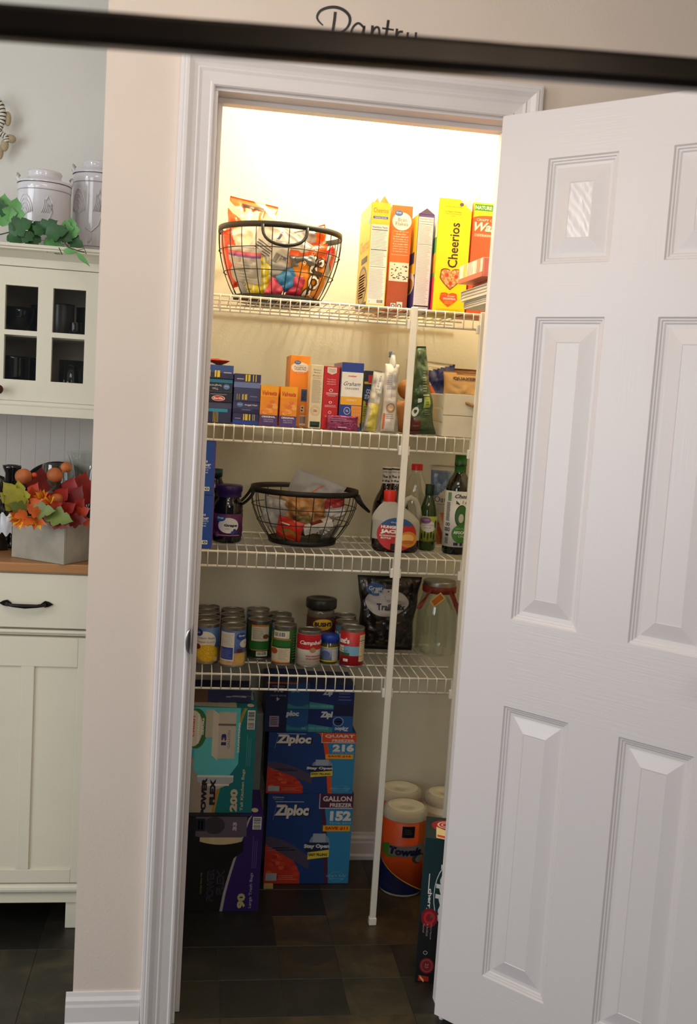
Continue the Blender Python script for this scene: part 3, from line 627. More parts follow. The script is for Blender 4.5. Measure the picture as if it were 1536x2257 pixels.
bag('snack_bag', 'silver grey packet with small round marks at lower left in the large basket', 'snack bag', .06, .10, .03, inb(-.088, -.065, .055), (.25, .1, -.6), lambda u, v: (176, 182, 186) if u < .6 or v > .7 else (210, 200, 120), 10, 1.3, lambda d: [d.ring(.5, .25+.14*k, .12, .05, .3, (90, 110, 140)) for k in range(4)], GS)
bag('snack_bag', 'blue twist packet at the bottom centre of the large basket', 'snack bag', .055, .05, .03, inb(.018, -.10, .058), (.2, -.6, .1), lambda u, v: (50, 130, 190), 11, 1.3, None, GS)
bag('snack_bag', 'pink candy packet beside the yellow one in the large basket', 'snack bag', .045, .05, .03, inb(-.012, -.104, .032), (.2, .3, .1), lambda u, v: (222, 86, 110), 12, 1.2, None, GS)
bag('snack_bag', 'dark pink packet behind the orange corn snack bag, near the basket floor', 'snack bag', .04, .065, .026, inb(.042, -.095, .042), (.2, .2, .1), lambda u, v: (190, 50, 80), 13, 1.2, None, GS)
bag('snack_bag', 'orange corn snack bag with big white letters at right in the large basket', 'snack bag', .11, .15, .035, inb(.072, -.085, .082), (.22, -.12, .30), lambda u, v: (240, 142, 14) if v < .75 else (235, 96, 26), 14, .8, lambda d: (d.text('POPS', .62, .42, .42, (70, 40, 20), .78, bold=.09, rot=72), d.text('POPS', .62, .42, .38, (246, 244, 236), .74, bold=.03, rot=72), d.text('Kelloggs', .2, .3, .1, (250, 240, 230), .35, rot=80), d.text('SMOOSHIES', .6, .86, .08, (250, 240, 220), .6, rot=40)), GS)
bag('snack_bag', 'grey and orange packet leaning at the top right of the large basket', 'snack bag', .11, .10, .03, inb(.075, -.055, .152), (.3, -.35, .25), lambda u, v: (150, 150, 150) if u < .5+.2*v else (240, 110, 30), 15, 1.4, lambda d: (d.ell(.55, .5, .12, .1, (240, 240, 240)), d.rect(.52, .46, .58, .54, (40, 40, 40))), GS)
bag('snack_bag', 'red packet sticking out at the right rim of the large basket', 'snack bag', .05, .05, .02, inb(.135, -.05, .128), (.3, .5, .9), lambda u, v: (204, 30, 30), 16, 1.2, None, GS)
bag('snack_bag', 'silver packet at the far right inside the large basket', 'snack bag', .06, .13, .03, inb(.132, -.045, .08), (.2, -.2, .9), lambda u, v: (172, 174, 180), 17, 1.5, None, GS)
bag('snack_bag', 'orange striped bag lying across the back of the large basket', 'snack bag', .18, .12, .05, inb(.02, .03, .12), (.5, .1, .05), wavy, 18, 1.4, None, GS)
bag('snack_bag', 'white and orange bag at the centre back of the large basket', 'snack bag', .13, .12, .05, inb(.0, -.03, .12), (.3, -.3, .0), lambda u, v: (248, 244, 236) if u < .6 else (246, 150, 50), 19, 1.3, None, GS)
bag('snack_bag', 'clear crinkled packet low in the centre of the large basket', 'snack bag', .09, .06, .03, inb(-.005, -.085, .085), (.3, .1, .1), lambda u, v: M_zip2, 21, 1.6, None, GS)
bag('snack_bag', 'dark silver packet above the orange corn snack bag', 'snack bag', .07, .03, .02, inb(.055, -.11, .108), (.1, -.15, .2), lambda u, v: (110, 110, 106), 22, 1.6, None, GS)
def confine(group, cx, cy, z0, R, Rb, H, skip=0):
    """press the packets of a basket inside its wires"""
    k = 0
    for o in [o for o in C.objects if o.get('group') == group]:
        k += 1; bpy.context.view_layer.update(); mw = o.matrix_world.copy(); inv = mw.inverted(); gap = .0045+.0016*(k % 7)
        for v in o.data.vertices:
            q = mw @ v.co; z = q.z-z0; z = max(z, .0075+.0012*(k % 5)); f = min(1, max(0, (z-.012)/(H-.012)))
            rm = Rb+(R-Rb)*math.sin(min(1, f*1.06)*PI/2)**.85-gap if f > 0 else Rb-gap
            dx, dy = q.x-cx, q.y-cy; r = math.hypot(dx, dy)
            if r > rm and z < H+.03: dx *= rm/r; dy *= rm/r
            v.co = inv @ Vector((cx+dx, cy+dy, z0+z))
confine(GS, bc.x, .648, Z1, BR, .118, .188)
# ================================================================ SECOND SHELF
Z2 = ZS[1]+DK
PB = (44, 52, 104)
def pasta(style):
    def f(d):
        if style == 'stripe':
            d.rect(0, 0, 1, .42, (40, 44, 92)); d.rect(0, .5, 1, 1, (52, 84, 160))
            for u, wd in ((.12, .02), (.16, .02), (.33, .06), (.42, .10)): d.quad(u, .08, .58, u+wd, .10, .60, (232, 210, 60))
            d.rect(.65, .42, .93, .48, (220, 220, 230))
        if style == 'thin': d.rect(0, .70, 1, .95, (30, 130, 170)); d.rect(0, 0, 1, .70, (22, 44, 74)); d.text('Thin', .38, .2, .16, WHITE, .22, rot=180); d.text('Spaghetti', .38, .47, .18, WHITE, .45, rot=180); d.ell(.78, .38, .12, .2, (90, 130, 190)); d.text('Great', .78, .4, .1, WHITE, .14, rot=180)
        if style == 'red': d.lines(.2, .70, .8, .80, 1, (150, 150, 180), .6, .05); d.ell(.5, .38, .24, .26, (236, 232, 226)); d.ell(.5, .38, .21, .22, (200, 36, 36)); d.text('Barilla', .5, .38, .2, WHITE, .34, bold=.03)
        if style == 'big': d.rect(0, .72, 1, 1, (72, 76, 120)); d.rect(.12, .54, .86, .70, (40, 150, 190)); [d.quad(.34+.055*k, .02, .54, .355+.055*k, .02, .54, (228, 208, 80)) for k in range(4)]; [d.fill(.27+.065*k, .27+.065*k+.03, lambda u, k=k: .02, lambda u, k=k: .02, (228, 208, 80)) for k in range(0)]
        if style == 'top': d.rect(0, 0, 1, .4, (110, 130, 190)); d.rect(0, .4, 1, 1, (52, 52, 104)); [d.quad(u, .45, .95, u+wd, .5, .97, (230, 208, 50)) for u, wd in ((.42, .06), (.52, .08), (.7, .03), (.8, .03))]; d.rect(.1, .6, .36, .66, (190, 190, 210))
        if style == 'plain': d.rect(0, 0, 1, 1, (58, 64, 112)); [d.quad(u, .1, .5, u+wd, .1, .55, (200, 184, 70)) for u, wd in ((.12, .02), (.2, .02), (.32, .06), (.42, .09))]; d.rect(.62, .35, .9, .4, (150, 150, 180))
        if style == 'angel': d.rect(0, .38, 1, 1, (62, 66, 122)); d.rect(0, 0, 1, .38, (36, 36, 84)); d.ell(.26, .72, .12, .2, (90, 130, 190)); d.text('Great', .26, .74, .1, WHITE, .16); d.text('Angel Hair', .68, .7, .17, WHITE, .5, bold=.02); d.rect(.28, .18, .72, .38, (50, 52, 110)); d.text('enriched', .5, .3, .08, (200, 200, 215), .3)
        if style == 'low': d.rect(0, 0, 1, .36, (36, 70, 170)); d.rect(0, .36, 1, 1, (48, 46, 96)); [d.quad(u, .38, .95, u+wd, .38, .95, (226, 206, 70)) for u, wd in ((.4, .04), (.47, .1), (.62, .05), (.76, .02), (.82, .02))]; d.rect(.08, .5, .3, .56, (180, 180, 200))
    return f
GP = 'pasta boxes stacked on the second shelf'
xa, xb = at(455, 870, .475).x-.005, at(512, 870, .475).x
def zrow(px, py, Y): return at(px, py, Y).z
zz = [zrow(485, 804, .475), zrow(485, 834, .475), zrow(485, 862.7, .475), zrow(485, 886.7, .475), Z2]
off = Z2-zz[4]
for k, (st, lb, col) in enumerate([('stripe', 'blue pasta box with yellow strands, topmost of the left stack', (52, 84, 160)), ('thin', 'dark blue thin spaghetti box with teal band, second from the top', (22, 44, 74)), ('red', 'navy pasta box with a red and white oval emblem in the left stack', (20, 24, 56)), ('big', 'blue pasta box with a cyan label strip, bottom of the left stack', (44, 50, 98))]):
    h_ = zz[k]-zz[k+1]-.0006
    o = carton('pasta_box', lb, 0, 0, 0, 0, .475, 0, .25, col, pasta(st), group=GP, cat='pasta box', w=xb-xa-.001*(k % 2), h=h_, loc=((xa+xb)/2, .473+.003*(k % 2), zz[k+1]))
xa, xb = at(513, 905, .473).x, at(571.5, 905, .473).x
zz = [zrow(545, 824, .473), zrow(545, 855, .473), zrow(545, 884.5, .473), zrow(545, 911, .473), Z2]
for k, (st, lb, col) in enumerate([('top', 'tilted blue pasta box with yellow strands, topmost of the right stack', (90, 104, 170)), ('plain', 'faded blue pasta box with strands, second in the right stack', (58, 64, 112)), ('angel', 'blue angel hair pasta box with torn flap, in the right stack', (44, 46, 96)), ('low', 'bright blue based pasta box, bottom of the right stack', (40, 60, 140))]):
    h_ = zz[k]-zz[k+1]-.0006
    carton('pasta_box', lb, 0, 0, 0, 0, .475, 0, .25, col, pasta(st), group=GP, cat='pasta box', w=xb-xa-.001*(k % 2), h=h_, loc=((xa+xb)/2, .471+.003*((k+1) % 2), zz[k+1]))
p = at(470, 784, .62)
bag('snack_bag', 'red foil packet lying on top of the left pasta stack', 'snack bag', .07, .1, .004, (p.x+.001, .60, at(485, 804, .475).z+.012), (1.54, 0, .2), lambda u, v: (214, 60, 30), 31, .5)
def d_vel(d):
    d.rect(0, .72, 1, 1, (250, 176, 30)); d.text('Velveeta', .5, .81, .12, (216, 90, 40), .84, bold=.05, shear=.2)
    rd = random.Random(2); l = d.l
    for k in range(16): d.l = l+.00006*k; d.ell(.12+.76*rd.random(), .32+.28*rd.random(), .16, .045, [(246, 150, 60), (240, 130, 50), (250, 180, 90)][k % 3], 10)
    d.l = l+.0012; d.rect(0, 0, 1, .27, (84, 62, 130)); d.text('ORIGINAL', .5, .225, .045, WHITE, .78, bold=.04); d.text('SHELL PASTA &', .5, .16, .03, (214, 200, 220), .55); d.text('CHEESE SAUCE', .5, .11, .03, (214, 200, 220), .55)
carton('macaroni_box', 'orange shells and cheese box next to the pasta stacks', 570.8, 610, 941, 849, .462, Z2, .12, (248, 156, 30), d_vel, group='orange shells and cheese boxes', cat='pasta box')
carton('macaroni_box', 'orange shells and cheese box in front of the tall pancake mix', 614.5, 651.5, 943, 852, .459, Z2, .085, (248, 156, 30), d_vel, group='orange shells and cheese boxes', cat='pasta box')
def d_pan(d):
    d.ell(.5, .83, .46, .075, (236, 232, 222)); d.ell(.36, .90, .17, .028, (80, 110, 160)); d.text('Great', .36, .905, .014, WHITE, .2); d.text('Complete', .5, .857, .016, (90, 80, 80), .36); d.text('Pancake &', .5, .835, .024, (60, 55, 60), .6); d.text('Waffle Mix', .5, .805, .024, (60, 55, 60), .6)
    d.rect(.28, .745, .78, .77, (226, 110, 50)); d.text('Buttermilk', .53, .757, .014, WHITE, .4); d.rect(.62, .36, .92, .53, (60, 90, 140)); d.lines(.66, .38, .88, .51, 6, (190, 200, 215), .3, .3); d.rect(.62, .2, .82, .3, (225, 215, 190)); d.ell(.72, .27, .05, .012, (20, 20, 20)); d.ell(.7, .23, .05, .012, (20, 20, 20)); d.barcode(.6, .02, .92, .16)
o = carton('pancake_mix_box', 'tall orange pancake and waffle mix box on the second shelf', 632.5, 675.5, 944, 783, .555, Z2, .15, (236, 148, 30), d_pan, cat='box')
def d_bet(d):
    d.text("Betty's", .5, .92, .03, (60, 110, 90), .6); d.text('Bakery', .5, .88, .025, (60, 110, 90), .5); d.text("Betty's", .5, .83, .036, (190, 60, 60), .7, shear=.2); d.text('promise', .5, .795, .02, (90, 80, 80), .6); d.lines(.14, .40, .88, .77, 18, (160, 140, 120), .3, .2, 7)
    d.ring(.5, .28, .38, .08, .05, (190, 130, 110)); d.ring(.5, .28, .28, .06, .06, (190, 130, 110)); d.lines(.34, .26, .66, .30, 2, (190, 70, 60), .5, .1); d.rect(.12, .02, .9, .11, (28, 56, 36)); d.lines(.2, .03, .8, .05, 1, (220, 225, 210), .6, .1)
carton('baking_mix_box', 'narrow cream baking mix box with a dark green foot label', 678.5, 706, 944.8, 804, .475, Z2, .14, (232, 218, 180), d_bet, cat='box')
def d_red(d):
    d.quad(.2, .90, .985, .5, .87, .985, (226, 216, 200)); d.quad(.5, .87, .985, .8, .90, .985, (226, 216, 200)); d.text('Classic', .5, .95, .025, (150, 30, 40), .44); d.text('Crackers', .5, .92, .022, (150, 30, 40), .4)
    for t_, v in (('Try these', .79), ('ingredient', .755), ('swaps!', .72)): d.text(t_, .5, v, .024, (246, 224, 220), .55)
    d.ring(.5, .62, .12, .024, .3, (246, 224, 220)); d.rect(.2, .57, .95, .58, (246, 224, 220)); d.rect(.2, .55, .95, .558, (230, 190, 190)); d.rect(.3, .53, .8, .537, (230, 190, 190))
    d.ring(.5, .43, .1, .02, .4, (246, 224, 220)); d.lines(.15, .35, .92, .39, 3, (240, 200, 200), .3, .1); d.ring(.5, .27, .1, .024, .3, (246, 224, 220)); d.lines(.2, .19, .9, .23, 2, (240, 200, 200), .3, .1); d.heart(.45, .12, .12, .02, (240, 200, 200))
carton('cracker_box', 'narrow bright red box with white icons and lettering', 707, 741.5, 945.5, 807, .475, Z2, .14, (196, 24, 32), d_red, cat='box')
def d_gra(d):
    d.rect(0, .86, 1, 1, (36, 62, 150)); d.rect(0, .50, 1, .86, (240, 236, 226)); d.rect(0, .38, 1, .50, (240, 176, 40)); d.rect(0, 0, 1, .38, (36, 62, 150))
    d.text('meijer', .5, .80, .035, (214, 40, 50), .4, bold=.03); d.text('Graham', .5, .69, .06, (50, 60, 110), .78, shear=.4, bold=.005); d.text('CRACKERS', .5, .62, .028, (60, 70, 120), .66); d.text('HONEY', .52, .45, .03, (250, 236, 210), .45)
    d.ring(.33, .29, .15, .055, .12, WHITE); d.text('96', .33, .29, .035, WHITE, .12); d.quad(.52, .3, .37, 1, .28, .37, (226, 150, 60)); d.quad(.54, .22, .34, 1, .20, .34, (226, 150, 60)); d.quad(.58, .12, .3, 1, .12, .3, (226, 150, 60)); d.quad(.6, .06, .2, .95, .06, .2, (226, 150, 60)); l = d.l
    for i in range(4):
        for j in range(5): d.l = l+.0001; d.ell(.6+.1*i+.01*j, .12+.05*j, .015, .007, (170, 100, 40), 6)
o = carton('cracker_box', 'blue and white graham cracker box with yellow band', 746, 793, 951, 799, .463, Z2, .17, (36, 62, 150), d_gra, drawleft=lambda d: (d.rect(0, 0, 1, 1, (120, 128, 160)), d.rect(0, .5, 1, .86, (150, 156, 176))), cat='box')
def d_corn(d):
    d.rect(0, .5, 1, 1, (24, 30, 62)); d.rect(0, .78, 1, .82, (220, 180, 50)); d.rect(.3, .80, .72, .93, (190, 40, 36)); d.ell(.5, .6, .48, .15, (36, 60, 120)); d.text('CORN', .5, .66, .075, WHITE, .6, bold=.03); d.text('STARCH', .5, .57, .075, WHITE, .8, bold=.03); d.ell(.5, .45, .3, .04, (190, 40, 36))
    d.rect(0, 0, 1, .42, (224, 212, 70)); d.lines(.05, .24, .7, .42, 5, (120, 110, 60), .3, .2); d.barcode(.05, .0, .8, .16)
carton('starch_box', 'dark blue and yellow corn starch box behind the graham crackers', 796, 824, 947, 817, .50, Z2, .11, (224, 212, 70), d_corn, cat='box')
def bevbox_bag(): pass
# purple foil brick in front of the red box
p0 = at(720, 951, .449); p1 = at(787, 951, .449); wq = p1.x-p0.x; hq = at(750, 921, .449).z-p0.z
def foilcol(u, v): return (128, 44, 76) if math.sin(31*u+9*v)*math.cos(27*v-11*u) > -.45 else (196, 140, 150)
g = G(); m1 = mat('purple_foil', (150, 62, 96), .16, .6, var=.35, scale=90, bump=1, bscale=160)
bm = bmesh.new(); bmesh.ops.create_cube(bm, size=1)
for v in bm.verts: v.co = (v.co.x*wq, v.co.y*.022+.011, v.co.z*hq+hq/2)
bmesh.ops.subdivide_edges(bm, edges=bm.edges[:], cuts=7, use_grid_fill=True)
for v in bm.verts: q = Vector((v.co.x*60, v.co.y*60, v.co.z*60)); v.co += Vector((noise.noise(q), noise.noise(q+Vector((5, 0, 0))), noise.noise(q+Vector((9, 0, 0)))*.4))*.0022
for v in bm.verts: v.co.z = max(v.co.z, 0)
g.bm(bm, m1, smooth=True); d = D(g, front(-wq/2, -.0016, 0, wq, hq), wq, hq, .001); d.lines(.1, .60, .8, .85, 2, (200, 160, 170), .25, .3); d.lines(.35, .15, .65, .27, 1, (200, 170, 180), .6)
tag(g.build('foil_brick_pack', None, ((p0.x+p1.x)/2, .4465, Z2)), 'small shiny purple foil brick lying before the red box', 'food packet')
# clear bag, bread bag, round bread, green pouch, white pouch behind
def sbag(name, label, pl, pr, pb, pt, Y, base, t, mf, seed, crease=1, draw=None, rot=(0, 0, 0), cat='food bag', group=None, **k):
    a = at(pl, (pb+pt)/2, Y); b = at(pr, (pb+pt)/2, Y); c = at((pl+pr)/2, pt, Y); h = c.z-base
    return bag(name, label, cat, b.x-a.x, h, t, ((a.x+b.x)/2, Y, base+h/2+.001), rot, mf, seed, crease, draw, group, **k)
sbag('rice_cake_bag', 'limp clear bag with yellow lower half beside the corn starch', 811, 838, 949, 817, .475, Z2, .03, lambda u, v: (222, 208, 90) if v < .45 and u > .25 else ((190, 184, 168) if u < .7 else (214, 208, 196)), 41, .8, lambda d: (d.rect(.3, .70, .8, .95, (206, 204, 200)), d.text('Oats', .55, .83, .1, (60, 60, 60), .2, rot=80)), (0, .13, 0), px=.4)
sbag('bread_bag', 'white packed loaf bag with a round picture and twisted clear top', 843, 874, 952, 803, .462, Z2, .05, lambda u, v: (216, 208, 196), 42, .5, lambda d: (d.lines(.15, .62, .85, .84, 7, (170, 168, 175), .3, .3), d.rect(.48, .5, .52, .85, (180, 178, 182)), d.ell(.5, .36, .33, .07, (170, 130, 90)), d.ell(.5, .37, .22, .045, (222, 190, 160)), d.lines(.2, .2, .8, .28, 3, (130, 125, 130), .3, .2), d.rect(.04, .05, .14, .28, (206, 96, 50))), cat='food bag', px=.3, crimp=False)
o = sbag('bread_bag_cover', None, 836, 884, 953, 778, .478, Z2, .075, M_zip2, 43, 1.2, None, px=.5, taper=.82, cat=None)
tag(o, 'cloudy clear bag gathered to a blue-tied point around the white loaf', 'plastic bag')
g = G(); pt_ = at(860, 785, .478); g.lathe([(0, -.004), (.0045, -.003), (.0035, .002), (.005, .008), (.004, .013), (0, .014)], mat('blue_grey_twist', (90, 100, 130), .5), seg=10); g.build('twist_tie', o).location = pt_-o.location
# bagels / round rolls seen behind the pole
M_bun = mat('toasted_bun', (176, 112, 50), .7, var=.25, scale=30, bump=.5, bscale=60)
pb_ = at(893, 915, .50)
def bun(c, r, s, label):
    g = G(); g.lathe([(0, -s), (r*.6, -s*.95), (r*.93, -s*.5), (r, 0), (r*.93, s*.5), (r*.6, s*.95), (0, s)], M_bun, seg=28, mt=Matrix.Rotation(PI/2, 4, 'X'))
    g.v = [(x, y, z) for x, y, z in g.v]; tag(g.build('bread_roll', None, c), label, 'bread', 'round rolls behind the pole')
zb = Z2+.046
bun((at(898, 900, .50).x-.008, .50, zb), .044, .016, 'brown round roll behind the pole, nearest the green pouch')
bun((at(898, 900, .50).x-.002, .536, zb), .044, .016, 'brown round roll standing behind the front roll')
bun((at(898, 850, .5).x+.004, .518, zb+.072), .027, .020, 'orange-brown roll resting on top of the two round rolls')
GRN = (62, 84, 48)
def d_grn(d):
    d.lines(.50, .48, .72, .72, 8, (150, 164, 120), .35, .2, 4); d.rect(.48, .44, .80, .455, (210, 220, 180)); d.quad(.52, .30, .43, .80, .31, .43, (176, 190, 90)); d.lines(.60, .33, .74, .41, 3, (90, 110, 50), .4, .2)
    d.lines(.6, .22, .85, .29, 3, (150, 164, 120), .3, .3); d.ell(.24, .26, .12, .055, (226, 230, 220)); d.heart(.24, .262, .06, .028, (50, 70, 40)); d.quad(.25, .36, .41, .42, .37, .41, (220, 226, 210)); d.rect(.2, .02, .48, .17, (96, 44, 34)); d.text('organic', .32, .1, .025, (190, 150, 120), .2)
sbag('green_pouch', 'tall dark green food pouch with folded tapering top by the wooden crate', 890, 962, 958, 764, .475, Z2, .06, lambda u, v: GRN if not (u < .35 and v < .18) else (92, 42, 34), 44, .9, d_grn, (0, -.06, 0), taper=.72, px=.45)
sbag('white_blue_pouch', 'white pouch with blue corner and orange semicircle behind the green pouch', 886, 995, 950, 797, .735, Z2, .05, lambda u, v: (22, 40, 110) if v > .45+.9*(.78-u) and v < 1-.25*(1-u) and u > .45 else ((222, 90, 24) if (u-.62)**2*1.2+(v-.45)**2 < .06 else (206, 198, 176)), 45, .6, lambda d: (d.rect(.6, .35, .74, .55, (30, 40, 90)), d.rect(.64, .39, .70, .51, (220, 90, 40))), (0, .05, 0))
sbag('brown_paper_bag', 'crumpled brown paper bag behind the wooden crate', 978, 1062, 955, 814, .775, Z2, .08, lambda u, v: mat('kraft_paper', (116, 78, 42), .8, var=.2, scale=30), 46, 1.6, None, (0, 0, 0))
# white wooden crate with rope handle, tan oats bag inside
M_wood = mat('whitewashed_wood', (222, 214, 192), .7, var=.1, scale=9, bump=.4, bscale=60)
ca = at(975, 962, .462); cz = at(975, 866, .462).z-Z2; cw = .18; cd_ = .24
t = thing('wooden_crate', 'white wooden crate with rope handle at the right end of the second shelf', 'crate', (ca.x-.004, .452, Z2))
for k in range(2):
    z0 = k*cz/2; z1 = (k+1)*cz/2-.0012
    g = G(); g.box(0, 0, z0, cw, .011, z1, M_wood, b=.001); g.build('front_board', t)
for k in range(3):
    z0 = k*cz/3; z1 = (k+1)*cz/3-.0045
    g = G(); g.box(-.0005, .0113, z0, .0095, cd_-.0113, z1, M_wood, b=.001); g.build('side_board', t)
    g = G(); g.box(cw-.0095, .0113, z0, cw+.0005, cd_-.0113, z1, M_wood, b=.001); g.build('side_board', t)
g = G(); g.box(0, cd_-.011, 0, cw, cd_, cz, M_wood, b=.001); g.build('back_board', t)
g = G(); g.box(.0097, .0115, .0005, cw-.0097, cd_-.0115, .008, M_wood); g.build('bottom_board', t)
g = G(); rp = mat('jute_rope', (168, 134, 88), .9, bump=.8, bscale=300)
for s in range(3):
    pts = []
    for i in range(40):
        q = i/39; x = .058+.085*q; zc2 = cz*.80-.010*math.sin(PI*q); yc = -.004-.010*math.sin(PI*q)**.5; a = q*22+s*2.094
        pts.append((x, yc+.0028*math.cos(a), zc2+.0028*math.sin(a)))
    g.tube(pts, .0028, rp, 6)
g.build('rope_handle', t)
bag('oats_bag', 'tan paper oats bag poking out of the white wooden crate', 'food bag', .15, .14, .09, (ca.x+.088, .56, Z2+.098+.008), (0, 0, 0), lambda u, v: mat('tan_paper', (206, 164, 104), .7, var=.08), 47, .8, lambda d: (d.text('QUAKER', .36, .86, .07, (90, 44, 30), .42, bold=.04), d.rect(.6, .93, .95, .99, (120, 60, 44)), d.rect(.25, .95, .6, .985, (130, 80, 60))))
# ================================================================ MIDDLE SHELF
Z3 = ZS[2]+DK
JB = (28, 74, 168)
def d_jui(d):
    d.text('#1', .47, .63, .045, WHITE, .26, bold=.05); d.text("KIDS'", .47, .565, .045, WHITE, .6, bold=.05)
    for t_, v in (('FAVORITE', .515), ('JUICE', .47), ('DRINK', .425)): d.text(t_, .47, v, .026, (200, 214, 240), .6 if v > .5 else .4, bold=.03)
    d.rect(.26, .08, .76, .155, (236, 236, 226)); d.ring(.39, .118, .1, .022, .5, (20, 20, 20)); d.ring(.63, .118, .1, .022, .5, (20, 20, 20)); d.rect(.94, 0, 1, 1, (90, 60, 120))
a = at(432, 1203, .458); b_ = at(467, 1203, .458); hj = at(450, 1090.6, .458).z-Z3; ht = at(455, 973, .458).z-Z3-hj
for k, (lb, h_) in enumerate([('blue juice box standing at the left end of the middle shelf, lower one', hj), ('blue juice box stacked on the other blue one at the left jamb', ht)]):
    carton('juice_carton', lb, 0, 0, 0, 0, .458, 0, .13, JB, d_jui, group='blue juice cartons', cat='drink box', w=(b_.x-a.x)*1.25, h=h_-.0008, loc=(b_.x-(b_.x-a.x)*.625-.0015*k, .455, Z3+(hj if k else 0)))
# dark jar behind the juice cartons
M_dk = mat('dark_glass', (16, 13, 13), .08, var=.1, coat=.5)
def label_wrap(parent, R, z0, z1, base, draw, half=PI*.55, name='label', l0=.0003):
    g = G(); m = mat('label_%02x%02x%02x' % base, base, .4, var=.03); R2 = R+.0004
    g.lathe([(R2-.0003, z0), (R2, z0), (R2, z1), (R2-.0003, z1)], m, seg=48)
    d = D(g, cyl(R2, z0, z1-z0, half), 2*half*R2, z1-z0, l0+.0003, .00006, nu=44, nv=1); draw(d); return g.build(name, parent)
t = thing('dark_bottle', 'dark bottle mostly hidden behind the blue juice boxes', 'bottle', (at(474, 1120, .64).x-.004, .66, Z3))
g = G(); g.lathe([(0, 0), (.032, 0), (.034, .004), (.034, .13), (.028, .15), (.02, .165), (.02, .175), (0, .175)], M_dk); g.build('bottle_body', t)
label_wrap(t, .034, .03, .12, (60, 66, 66), lambda d: (d.ring(.7, .4, .06, .12, .3, (160, 160, 150)), d.rect(.45, .7, .9, .85, (140, 150, 150))))
g = G(); g.lathe([(0, .1755), (.021, .1755), (.021, .195), (0, .196)], mat('teal_cap', (40, 70, 72), .4)); g.build('cap', t)
# grape jelly
jx = (at(467.6, 1150, .60).x+at(534, 1150, .60).x)/2; jR = (at(534, 1150, .60).x-at(467.6, 1150, .60).x)/2; jH = at(505, 1068, .6).z-Z3
t = thing('jelly_jar', 'purple-lidded grape jelly jar left of the middle basket', 'jar', (jx, .60, Z3))
g = G(); R = jR; H = jH
g.lathe([(0, 0), (R*.88, 0), (R, .006), (R*.99, .012), (R, .016), (R, H*.52), (R*1.02, H*.56), (R*.98, H*.60), (R*1.0, H*.63), (R*.86, H*.72), (R*.74, H*.76), (R*.74, H*.80)], M_dk); g.build('jar_body', t)
label_wrap(t, R, .018, H*.51, (92, 36, 84), lambda d: ([d.ell(u, v, .05, .12, (126, 60, 110)) for u, v in ((.2, .2), (.15, .5), (.22, .85), (.85, .9), (.9, .3), (.3, .1))], d.ell(.52, .5, .2, .34, (232, 228, 226)), d.ell(.36, .8, .095, .13, GVBLUE), d.text('Great', .36, .83, .09, WHITE, .12, bold=.03), d.text('Grape', .56, .5, .14, (30, 26, 40), .25, bold=.05), d.text('jelly', .5, .36, .07, (140, 80, 120), .08), d.ell(.64, .28, .035, .08, (50, 60, 130)), d.ell(.68, .2, .035, .08, (40, 48, 110)), d.ell(.6, .19, .035, .08, (60, 70, 140)), d.rect(.3, .06, .75, .09, (180, 150, 180))))
g = G(); M_pl = mat('purple_plastic', (48, 26, 88), .35); cR = R*.87
g.lathe([(cR*.98, H*.795), (cR*.98, H*.875), (cR*1.0, H*.88), (cR*1.03, H*.89), (cR*1.03, H*.985), (cR*.97, H), (0, H)], M_pl)
for i in range(48): a = 2*PI*i/48; g.tube([(cR*1.03*math.cos(a), cR*1.03*math.sin(a), H*.9), (cR*1.03*math.cos(a), cR*1.03*math.sin(a), H*.98)], .0006, M_pl, 4)
g.build('lid', t)
# middle basket
bc2 = (at(553, 1090, .64).x+at(787, 1095, .64).x)/2; R2 = (at(787, 1095, .64).x-at(553, 1090, .64).x)/2
t, prf2 = basket((bc2, .638, Z3), PI/2, R2, .093, .150, 'smaller black wire basket with side handles on the middle shelf', 20, 'ear')
def inm(dx, dy, dz): return (bc2+dx, .638+dy, Z3+dz)
GM = 'packets in the middle basket'
bag('freezer_bag', 'big clear zip bag drooping over the middle basket rim', 'plastic bag', .15, .16, .05, inm(.015, -.02, .118), (.35, .3, .1), M_zip2, 61, 1.2, lambda d: (d.quad(.2, .5, .53, .6, .88, .91, (214, 110, 70)),), GM)
bag('chip_bag', 'clear bag of tan chips in the middle of the basket', 'snack bag', .13, .085, .05, inm(-.005, -.04, .098), (.2, .05, .05), lambda u, v: mat('tan_chips', (176, 124, 70), .6, var=.4, scale=60) if math.sin(17*u)*math.sin(13*v+2*u) > -.5 else (196, 160, 110), 62, 1.8, None, GM)
bag('seasoning_packet', 'red diamond-edged seasoning packet at the front of the middle basket', 'food packet', .075, .062, .006, inm(-.045, -.086, .048), (.25, .25, -.25), lambda u, v: (206, 44, 24), 63, .2, lambda d: (d.lines(.12, .66, .5, .78, 1, (250, 220, 200), .5), d.ell(.55, .35, .3, .2, (150, 120, 40)), d.ell(.6, .3, .2, .12, (200, 90, 40)), d.rect(.35, .04, .8, .12, (230, 140, 60))), GM)
g = G(); g.box(-.042, 0, 0, .042, .03, .022, mat('card_ded8ce', (214, 208, 198), .6), b=.001); d = D(g, front(-.042, 0, 0, .084, .022), .084, .022); [d.rect(.04+.035*k, .1, .055+.035*k, .7, (150, 145, 140)) for k in range(14)]
d = D(g, top(-.042, 0, .022, .084, .03), .084, .03); d.rect(.3, .1, .7, .9, (120, 40, 40))
o = g.build('recipe_box', None, inm(.038, -.085, .045), .18); o.rotation_euler = (0.2, -.3, .18); tag(o, 'small white flat box with grey stripes inside the middle basket', 'box')
bag('snack_bag', 'red and white packet at the right inside the middle basket', 'food packet', .07, .07, .02, inm(.085, -.03, .105), (.2, -.2, .4), lambda u, v: (160, 40, 36) if v > .55 else (220, 214, 206), 64, 1.2, None, GM)
